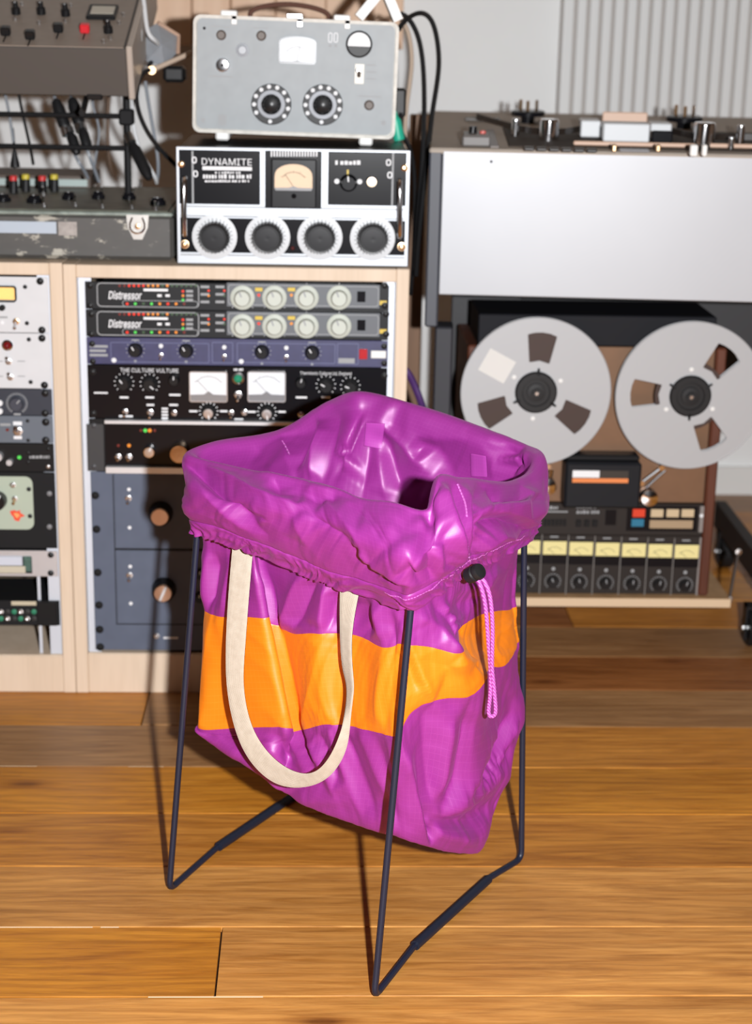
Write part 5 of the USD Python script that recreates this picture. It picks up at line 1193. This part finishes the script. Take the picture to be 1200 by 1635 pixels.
# the two reels: things of their own on the machine's hubs
def reel(u, v, windows, pack, label, sticker):
    RYl = 2.787
    c = at(u, v, RYl); Fr = Frame(c); L_ = thing('tape_reel', label, 'tape reel', Fr, None)
    Rr = .1275
    D_ = _P([(Rr * math.cos(a), Rr * math.sin(a)) for a in np.linspace(0, 2 * PI, 96, endpoint=False)])
    for w in windows:
        w = math.radians(w)
        def q(r, a): return (r * math.cos(a), r * math.sin(a))
        W = [q(.072 , w - .27), q(.073, w), q(.072, w + .27)] + [q(.104, w + .27 - .02), q(.1065, w + .14), q(.1072, w), q(.1065, w - .14), q(.104, w - .25)]
        W = [q(.053, w - .33), q(.0545, w), q(.053, w + .33), q(.101, w + .25), q(.1025, w + .13), q(.103, w), q(.1025, w - .13), q(.101, w - .25)]
        D_ = D_.difference(_P(W).buffer(-.002).buffer(.002))
    D_ = D_.difference(_P([(.020 * math.cos(a), .020 * math.sin(a)) for a in np.linspace(0, 2 * PI, 30, endpoint=False)]))
    fm = mat('reel_aluminium', (.40, .405, .415), .5, .15)
    obj('flange', prism(D_, -.0012, .0), fm, L_); obj('flange', prism(D_, .0085, .0097), fm, L_)
    obj('rim', [tube([(Rr * math.cos(a), y_, Rr * math.sin(a)) for a in np.linspace(0, 2 * PI, 96, endpoint=False)], .0011, 6, closed=True) for y_ in (-.0006,)], fm, L_)
    obj('tape_pack', lathe([(.05, 0), (pack, 0), (pack, .0064), (.05, .0064)], 64, (0, .0080, 0)), mat('tape_brown', (.040, .018, .012), .6), L_)
    hub = obj('hub', lathe([(.036, 0), (.036, .010), (.033, .0125), (.024, .0125), (.023, .010), (.016, .010), (.0155, .013), (.008, .0135), (.0075, .018), (.0001, .018)], 36, (0, .006, 0)), mat('hub_black', (.013, .013, .014), .45, spec=.3), L_)
    obj('spindle', lathe([(.005, 0), (.005, .016), (.003, .0185), (.0001, .0185)], 14, (0, .004, 0)), steel, hub)
    for k in range(3):
        a = math.radians(windows[0] + 120 * k - (0 if sticker else 20)); d = np.array([math.cos(a), 0, math.sin(a)])
        obj('hub_prong', cyl(d * .030 + [0, -.0055, 0], d * .042 + [0, -.0045, 0], .003, .0018, 8), mat('hub_black', (.013, .013, .014), .45, spec=.3), hub)
        a += 1.05; d = np.array([math.cos(a), 0, math.sin(a)]); obj('hub_screw', lathe([(.004, 0), (.0035, .001), (.0001, .0012)], 10, d * .046 + [0, -.0012, 0]), white_plastic, L_)
    if sticker:
        ca, sa = math.cos(math.radians(-28)), math.sin(math.radians(-28))
        uu, vv = (at(793, 584, RYl) - c)[[0, 2]]
        pp = [(uu + a * ca - b * sa, vv + a * sa + b * ca) for a, b in ((-.025, -.021), (.025, -.021), (.025, .021), (-.025, .021))]
        obj('sticker', prism(_P(pp), -.0017, -.0012), mat('paper_sticker', (.66, .65, .62), .7, spec=.2), L_, label='tilted white paper sticker')
reel(855, 626, (86, 206, -32), .112, 'silver tape reel with a white sticker, the left of the two reels', True)
reel(1101, 632, (51, 178, -61), .060, 'silver tape reel without a sticker, right edge of the photo', False)
# spindles that the reels sit on belong to the recorder (its deck is lower than the reels): the transport tower behind them
xa, xb = -rw + .018, rw - .018
tw = obj('reel_tower', box(xa, xb, .004, .16, h_side, f.p(1000, 505)[1], .002), mat('tower_black', (.011, .011, .014), .6, spec=.15), R_)
for u, v in ((855, 626), (1101, 632)):
    c = F.local(at(u, v, 2.795)); obj('reel_motor_hub', cyl((c[0], .002, c[2]), (c[0], -.020, c[2]), .016, n=20), black, R_)
# ------------------------------------------------------------------ the tall console with a tape deck on top, on its trolley
yaw = -.070
CO = at(690, 355, 2.75)
F = Frame((CO[0], CO[1], 0), yaw=yaw); T = thing('tape_console', 'large tape console with a wide white front panel and dark side posts, on castors', 'tape console', F)
f = Face(T, F)
px0, pz1 = f.p(707, 240); pz0 = f.p(707, 470)[1]; lx0 = f.p(682, 355)[0]
CW = .80
dkg = mat('console_dark_grey', (.055, .06, .075), .5); whitep = mat('console_white', (.385, .395, .415), .45, .2, var=.015, vscale=8)
ctop = mat('console_top_beige', (.40, .35, .30), .7, 0, .2, var=.04, vscale=30)
cpit = math.radians(2.3)
obj('front_panel', box(px0, CW - .02, -.004, .001, pz0, pz1, .0015), whitep, T); f.y = -.004; f.dot(784, 258, 2.2, 'k'); f.flush({'k': 'panel_screw'}); f.y = 0
zs_ = f.p(690, 522)[1]
obj('side_post', box(lx0, px0 - .0005, -.003, .10, zs_, pz1 - .001, .003), dkg, T); obj('side_post', box(CW - .0195, CW + .005, -.003, .10, zs_, pz1 - .001, .003), dkg, T)
obj('side_panel', box(lx0 + .001, lx0 + .018, .09, .62, pz0 - .02, pz1 - .004), mat('side_tan', (.30, .27, .24), .6), T); obj('side_panel', box(CW - .015, CW + .003, .09, .62, pz0 - .02, pz1 - .004), dkg, T)
obj('undertray', box(px0, CW - .02, .004, .60, pz0 + .004, pz0 + .012), black_matte, T); obj('back_panel', box(px0, CW - .02, .60, .615, pz0, pz1 - .002), black_matte, T)
xl_ = f.p(692, 600)[0]
for xx in (xl_, CW - .035):
    obj('trolley_leg', box(xx, xx + .030, .30, .36, .10, zs_ + .14 if xx > .3 else zs_, .003) if xx > .3 else box(xx, xx + .030, .0, .06, .10, zs_, .003), mat('trolley_dark', (.02, .021, .028), .6), T)
backd = mat('trolley_back', (.016, .016, .019), .55)
obj('back_screen', box(xl_ + .03, xl_ + .16, .33, .345, .14, pz0 + .004, .002), backd, T)
obj('back_screen', box(xl_ + .09, CW - .06, .46, .475, .45, pz0 + .004), backd, T)
# tilted top deck
Fd = Frame(F.world((0, 0, pz1)), yaw=yaw, pitch=cpit)
def deck(mesh):
    m2 = mesh.copy(); m2.vertices = F.local(Fd.world(m2.vertices)); return m2
obj('deck_top', deck(box(lx0, CW + .005, -.004, .64, -.006, .004, .003)), ctop, T)
def dp(u, v, z=.004): return Fd.pz(u, v, z)
dark_d = mat('deck_dark', (.060, .048, .040), .75, 0, .1); 
x0, y0 = dp(800, 240); x1 = dp(1195, 250)[0]
obj('deck_plate', deck(box(dp(812, 235)[0], CW - .01, .035, .33, .0035, .006, .001)), dark_d, T)
obj('edge_strip', deck(box(dp(783, 238)[0], dp(796, 238)[0], .015, .28, .004, .0065)), mat('strip_brown', (.12, .09, .075), .4), T)
xb0, yb0 = dp(737, 234); xb1 = dp(783, 236)[0]
cb = obj('remote_box', deck(box(xb0, xb1, yb0 - .002, yb0 + .07, .004, .022, .003)), mat('remote_grey', (.15, .14, .135), .45), T)
kx, ky = xb0 + .018, yb0 + .045
obj('knob', deck(lathe([(.007, 0), (.0065, .010), (.0001, .011)], 14, (kx, ky, .022), (0, 0, 1))), knob_black, cb); obj('red_button', deck(lathe([(.0055, 0), (.005, .004), (.0001, .005)], 12, (kx + .016, ky - .008, .022), (0, 0, 1))), mat('pink_red_button', (.6, .12, .1), .4), cb)
def turn(u, v, r):
    x, y = dp(u, v)
    t = obj('reel_turntable', deck(lathe([(r * .4, 0), (r * .4, .012), (r, .013), (r, .021), (r * .85, .023), (.0001, .023)], 32, (x, y, .004), (0, 0, 1))), black_gloss, T)
    for a in (0, 2.1, 4.2): obj('drive_pin', deck(lathe([(.0032, 0), (.0032, .016), (.002, .018), (.0001, .018)], 8, (x + r * .55 * math.cos(a + .4), y + r * .55 * math.sin(a + .4), .027), (0, 0, 1))), brass if a else chrome, t)
turn(842, 196, .031); turn(1091, 205, .033)
def roller(u, v, r, hh, m_=chrome, name='guide_roller'):
    x, y = dp(u, v); return obj(name, deck(lathe([(r, 0), (r, hh * .9), (r * .9, hh), (.0001, hh)], 22, (x, y, .005), (0, 0, 1))), m_, T)
roller(875, 226, .0165, .036); roller(1122, 236, .018, .040); roller(822, 219, .007, .030); roller(1180, 234, .007, .034); roller(1166, 240, .005, .02)
hbw = mat('head_block_white', (.62, .64, .66), .4); skin = mat('tape_path_cover', (.62, .42, .31), .45)
def dbox(name, u0, u1, vf, dep, hgt, m_, z0=.006):
    xa_, ya_ = dp(u0, vf, z0); xb_ = dp(u1, vf, z0)[0]; return obj(name, deck(box(xa_, xb_, ya_, ya_ + dep, z0, z0 + hgt, .002)), m_, T)
dbox('head_block', 926, 957, 219, .05, .028, hbw); dbox('head_block', 962, 1034, 226, .045, .030, hbw); dbox('head_block', 1037, 1070, 222, .05, .026, hbw); dbox('head_gap', 957, 962, 222, .03, .022, black_gloss); dbox('head_gap', 1040, 1072, 228, .006, .020, black_gloss)
dbox('tape_guard', 915, 1105, 232, .006, .007, skin); dbox('tape_guard', 1132, 1330, 236, .006, .007, skin); dbox('tape_guard', 960, 1030, 212, .004, .036, skin)
for k in range(6): dbox('push_button', 836 + 20 * k, 853 + 20 * k, 241 + .6 * k, .016, .006, mat('deck_button', (.035, .032, .03), .4))
for u in (976, 1046): dbox('lever_stop', u, u + 8, 243, .012, .012, brass)
dbox('counter_window', 988, 1036, 243, .014, .005, mat('counter_grey', (.22, .22, .23), .35)); dbox('switch_block', 1101, 1113, 250, .014, .018, white_plastic); dbox('switch_block', 1120, 1128, 250, .014, .018, white_plastic)
band_m = mat('tape_ribbon', (.02, .014, .011), .3)
def tp(pts, z=.018): return [F.local(Fd.world((*dp(u, v), z))) for u, v in pts]
for a in (((760, 198), (822, 217)), ((822, 217), (875, 224), (926, 219)), ((1070, 222), (1122, 234)), ((1122, 234), (1180, 232), (1290, 236))):
    P = tp(a); lo_ = [p - [0, 0, .005] for p in P]; hi_ = [p + [0, 0, .005] for p in P]
    rb_, _ = ribbon(lo_, hi_, .0006, 2, 2) if len(P) > 2 else ribbon([lo_[0], (lo_[0] + lo_[1]) / 2, lo_[1]], [hi_[0], (hi_[0] + hi_[1]) / 2, hi_[1]], .0006, 2, 2)
    obj('tape', rb_, band_m, T, smooth=False)
x, y = dp(800, 196); obj('tape_arm', deck(box(dp(742, 196)[0], dp(800, 200)[0], y, y + .012, .006, .012, .002)), mat('arm_grey', (.10, .095, .09), .4), T)
# trolley base: rails with castors, low shelf
xr0 = F.local(onz(1150, 830, .09))[0]
rail_m = mat('trolley_rail', (.02, .02, .022), .5)
def rail_at(nm, pa, pb, w_, zl, zh):
    pa, pb = F.local(pa), F.local(pb); d = (pb - pa)[:2]; L = np.linalg.norm(d); d /= L; n_ = np.array([-d[1], d[0]])
    V = []
    for p in (pa[:2], pb[:2]):
        for s_ in (-1, 1):
            for z in (zl, zh): V.append([*(p + n_ * s_ * w_ / 2), z])
    h_ = trimesh.convex.convex_hull(np.array(V)); return obj(nm, h_, rail_m, T, smooth=False)
ra, rb = onz(1150, 800, .13), onz(1230, 905, .13)
rail_at('base_rail', ra, rb, .022, .075, .13)
dx = ra - F.world((xl_ + .015, .3, .13)); dx[2] = 0
rail_at('base_rail', F.world((xl_ + .02, .62, .13)), F.world((xl_ - .01, .02, .13)), .022, .075, .13)
def castor(P):
    p = F.local(P); w = lathe([(.005, -.013), (.030, -.014), (.034, -.010), (.034, .010), (.030, .014), (.005, .013)], 24, (p[0], p[1], .034), (1, .12, 0))
    c_ = obj('castor', w, rubber, T); obj('fork', [box(p[0] - .019, p[0] - .015, p[1] - .014, p[1] + .014, .015, .080), box(p[0] + .015, p[0] + .019, p[1] - .014, p[1] + .014, .015, .080), box(p[0] - .019, p[0] + .019, p[1] - .016, p[1] + .016, .0745, .080)], black, c_)
    obj('axle', cyl((p[0] - .022, p[1], .034), (p[0] + .022, p[1], .034), .007, n=8), steel, c_)
castor(onz(1200, 1030, 0.0)); castor(onz(1155, 905, 0.0)); castor(F.world((xl_ - .0, .06, 0))); castor(F.world((xl_ + .01, .56, 0)))
# low shelf that carries the recorder
sx1 = wx(1166, 960, SHY); sx0 = float(F.world((xl_, 0, 0))[0])
Fs = Frame(((sx0 + sx1) / 2, SHY, shz - .0165)); S_ = thing('low_shelf', 'pale plywood low shelf of the trolley, under the brown reel recorder', 'shelf', Fs)
obj('shelf_board', box(sx0 - Fs.O[0], sx1 - Fs.O[0], 0, .30, 0, .0165, .001), ply('shelf_ply', (.36, .21, .10), (.47, .29, .15)), S_)
obj('front_edge', box(sx0 - Fs.O[0], sx1 - Fs.O[0], -.002, .0, .0005, .016, .0005), mat('shelf_edge', (.62, .46, .30), .5), S_)
a, b = F.local(at(1178, 880, 2.87)), F.local(at(1164, 956, 2.82))
obj('shelf_stay', [tube([a, b], .003, 8), lathe([(.006, 0), (.006, .006), (.0001, .007)], 10, a), lathe([(.006, 0), (.006, .006), (.0001, .007)], 10, b)], steel, T)
for xx in (sx0 + .02, sx1 - .02):
    obj('bracket', box(xx - .012 - Fs.O[0], xx + .012 - Fs.O[0], .2, .26, -(shz - .0165 - .128) if shz - .0165 > .128 else -.012, 0), steel, S_)
# ------------------------------------------------------------------ leads, plugs, lamp and board behind the gear
def lead(name, pts, r, m, label, cat='cable', k=8, group=None):
    P = [at(*p) for p in pts]; o = P[-1].copy()
    t = thing(name, label, cat, Frame(o), group)
    obj('lead', tube([p - o for p in P], r, 8, k), m, t)
    return t, o
pvc = mat('black_pvc', (.012, .012, .013), .3); pvc_w = mat('white_pvc', (.62, .63, .64), .4); pvc_b = mat('beige_pvc', (.46, .36, .28), .45); pvc_g = mat('grey_pvc', (.24, .26, .29), .4)
lead('audio_cable', [(636, 48, 2.86), (650, 30, 2.88), (672, 21, 2.9), (690, 36, 2.9), (699, 75, 2.9), (699, 120, 2.88), (690, 180, 2.86), (682, 250, 2.84), (672, 340, 2.84), (664, 440, 2.86)], .0042, pvc, 'black cable looping highest beside the grey instrument case, outer one of two')
lead('audio_cable', [(640, 22, 2.88), (655, 34, 2.9), (668, 62, 2.9), (675, 105, 2.9), (677, 165, 2.88), (675, 240, 2.86), (669, 320, 2.86), (660, 430, 2.88)], .0042, pvc, 'black cable hanging straighter beside the grey instrument case, inner one of two')
lead('cable', [(640, 32, 2.92), (652, 55, 2.93), (657, 95, 2.93), (653, 140, 2.93), (647, 195, 2.93), (652, 260, 2.93)], .0036, pvc_b, 'beige cable hanging behind the two black ones at the case side')
t, o = lead('power_cable', [(640, 180, 2.90), (643, 215, 2.90), (655, 240, 2.90), (662, 300, 2.90), (660, 400, 2.90), (655, 470, 2.92)], .0035, pvc, 'black power lead with a box plug at the right side of the grey case')
pc = at(639, 165, 2.90) - o; obj('plug_body', box(pc[0] - .010, pc[0] + .010, -.012, .016, pc[2] - .024, pc[2] + .024, .004), rubber, t)
gp = at(633, 203, 2.88); obj_g = thing('green_plug', 'small bright green plug peeking out behind the grey case corner', 'plug', Frame(gp)); obj('plug_body', lathe([(.009, -.022), (.010, -.018), (.010, .010), (.006, .018), (.006, .026), (.0001, .027)], 14, (0, 0, 0), (-.25, 0, 1)), mat('green_plastic', (.02, .42, .27), .4), obj_g)
lead('purple_cable', [(646, 590, 2.80), (656, 604, 2.80), (664, 622, 2.80), (674, 650, 2.80), (684, 700, 2.82), (690, 780, 2.85)], .0062, mat('purple_pvc', (.065, .022, .12), .4), 'thick purple cable passing between the plywood cabinet and the console')
bb = at(667, 300, 3.16); bz = .0
brd = obj('leaning_board', box(float(at(655, 190, 3.16)[0]), float(at(682, 190, 3.16)[0]), 3.16, 3.185, .0, float(at(667, 183, 3.16)[2]), .002), ply('brown_board', (.16, .085, .045), (.24, .13, .07)), label='narrow brown wooden board standing behind the cables and the console', cat='board')
# cables that hang from the sloping mixer
def xlr(pts, body, label, m=pvc, r=.0035, br=.0085, ring=steel):
    t, o = lead('microphone_cable', pts, r, m, label)
    a, b = at(*body[0]) - o, at(*body[1]) - o; d = (b - a) / np.linalg.norm(b - a); L = np.linalg.norm(b - a)
    obj('connector', lathe([(r * 1.2, 0), (br * .75, .004), (br, L * .35), (br, L * .9), (br * .9, L), (.0001, L)], 14, a, d), rubber, t)
    obj('connector_shell', lathe([(br * .98, 0), (br * .98, L * .28), (br * .8, L * .3), (.0001, L * .3)], 14, b, d), ring, t)
xlr([(86, 150, 2.93), (92, 172, 2.92), (102, 200, 2.91), (118, 243, 2.88), (128, 262, 2.87), (140, 284, 2.90)], ((88, 158, 2.925), (104, 203, 2.91)), 'black cable with a fat connector under the sloping mixer, left one of a pair', pvc_g, .003, .0105)
xlr([(112, 150, 2.93), (118, 170, 2.92), (126, 198, 2.91), (138, 235, 2.89), (146, 258, 2.89), (158, 290, 2.92)], ((114, 156, 2.925), (127, 198, 2.91)), 'black cable with a fat connector under the sloping mixer, right one of a pair', pvc_g, .003, .0105)
def plugend(a, b, label, br=.0088):
    A_, B_ = at(*a), at(*b); t = thing('cable_plug', label, 'plug', Frame(B_)); d = (B_ - A_); L = np.linalg.norm(d); d /= L
    obj('plug_body', lathe([(br * .5, 0), (br, L * .2), (br, L * .75), (br * .6, L * .95), (.0001, L)], 12, A_ - B_, d), rubber, t); obj('metal_sleeve', lathe([(br * .85, -L * .22), (br * .85, 0), (.0001, 0)], 12, A_ - B_, d), steel, t)
plugend((112, 212, 2.885), (124, 248, 2.87), 'black metal-sleeved plug hanging lowest in front of the crossbars, left')
plugend((131, 206, 2.895), (141, 240, 2.88), 'black metal-sleeved plug hanging in front of the crossbars, right')
plugend((210, 228, 2.84), (240, 288, 2.80), 'long black plug leaning beside the upright tube of the stand', .010)
lead('cable', [(30, 150, 2.93), (38, 190, 2.92), (46, 225, 2.92), (53, 262, 2.95)], .0026, pvc, 'thin black cable slanting behind the crossbars near the left photo edge')
lead('cable', [(8, 150, 2.94), (16, 190, 2.93), (22, 230, 2.93), (27, 262, 2.95)], .0024, pvc_g, 'thin grey cable nearest the left photo edge behind the crossbars')
t, o = lead('cable', [(20, 205, 2.94), (22, 225, 2.93), (23, 245, 2.93), (23, 268, 2.95)], .0022, pvc, 'short black cable with a cone plug above the red-ringed plugs')
obj('plug_body', lathe([(.003, 0), (.008, -.022), (.0085, -.028), (.0001, -.028)], 12, at(23, 240, 2.93) - o, (0, 0, 1)), rubber, t)
lead('cable', [(175, 150, 2.95), (172, 190, 2.94), (173, 240, 2.94), (180, 280, 2.97)], .003, mat('brown_pvc', (.13, .085, .06), .5), 'brown cable hanging just left of the upright tube')
lead('cable', [(152, 150, 2.96), (150, 175, 2.95), (158, 210, 2.95), (152, 255, 2.95), (155, 290, 2.97)], .0022, pvc_g, 'thin grey cable between the connectors and the upright tube')
lead('cable', [(238, 112, 2.88), (224, 124, 2.86), (218, 150, 2.85), (222, 180, 2.85), (238, 215, 2.85), (262, 245, 2.86), (284, 268, 2.9)], .0038, pvc, 'black cable curving down from the lamp to the black unit')
lead('cable', [(228, 118, 2.90), (214, 150, 2.89), (212, 190, 2.88), (222, 235, 2.88), (240, 270, 2.88), (250, 292, 2.9)], .0032, pvc_w, 'white cable curving down between the mixer and the grey case')
lead('cable', [(232, 130, 2.92), (238, 170, 2.91), (246, 215, 2.90), (252, 255, 2.90), (250, 290, 2.92)], .003, pvc_g, 'grey cable hanging straight below the lamp head')
lead('cable', [(228, -6, 2.9), (232, 25, 2.89), (236, 50, 2.88), (244, 62, 2.88), (252, 70, 2.9)], .0035, pvc_w, 'white cable rising above the grey lamp head')
t, o = lead('cable', [(222, 160, 2.88), (220, 120, 2.87), (221, 88, 2.86), (221, 62, 2.86)], .003, pvc_w, 'white cable with a silver upright plug beside the mixer cheek')
obj('plug_body', lathe([(.0065, 0), (.0065, .018), (.0045, .02), (.0045, .034), (.0001, .035)], 12, at(221, 66, 2.86) - o, (0, 0, 1)), pvc_w, t); obj('plug_tip', lathe([(.0045, .034), (.0045, .042), (.0001, .043)], 12, at(221, 66, 2.86) - o, (0, 0, 1)), chrome, t)
# grey lamp head on a beige rod
LP_ = at(258, 78, 2.95)
lt_ = thing('lamp_head', 'grey angular hood on a thin beige rod, between the mixer and the grey case', 'lamp', Frame(LP_))
def lp(u, v, Y): return at(u, v, Y) - LP_
hp = [lp(232, 48, 2.93), lp(252, 36, 2.95), lp(285, 56, 2.97), lp(283, 84, 2.94), lp(262, 106, 2.92), lp(234, 98, 2.92), lp(238, 50, 3.0), lp(262, 45, 3.03), lp(285, 66, 3.02), lp(262, 96, 3.02), lp(238, 92, 3.0), lp(258, 72, 2.90)]
hh_ = trimesh.convex.convex_hull(np.array(hp)); obj('hood', hh_, mat('lamp_grey', (.30, .32, .35), .45, var=.06, vscale=60), lt_, smooth=20)
obj('hood_edge', [tube([lp(252, 36, 2.945), lp(285, 57, 2.965), lp(284, 84, 2.935)], .0035, 8)], mat('peach_edge', (.50, .33, .24), .5), lt_)
obj('rod', cyl(lp(240, 113, 2.90), lp(306, 84, 2.93), .0042, n=10), pvc_b, lt_); obj('pivot', lathe([(.007, -.01), (.007, .01), (.0001, .01)], 12, lp(243, 112, 2.9)), brass, lt_)
obj('bracket', tube([lp(243, 112, 2.9), lp(238, 104, 2.91), lp(245, 95, 2.93)], .004, 8), black, lt_); obj('clamp_block', [box(lp(278, 118, 2.98)[0] - .018, lp(278, 118, 2.98)[0] + .02, lp(278, 118, 2.98)[1] - .02, lp(278, 118, 2.98)[1] + .02, lp(278, 118, 2.98)[2] - .014, lp(278, 118, 2.98)[2] + .014, .006)], black, lt_)
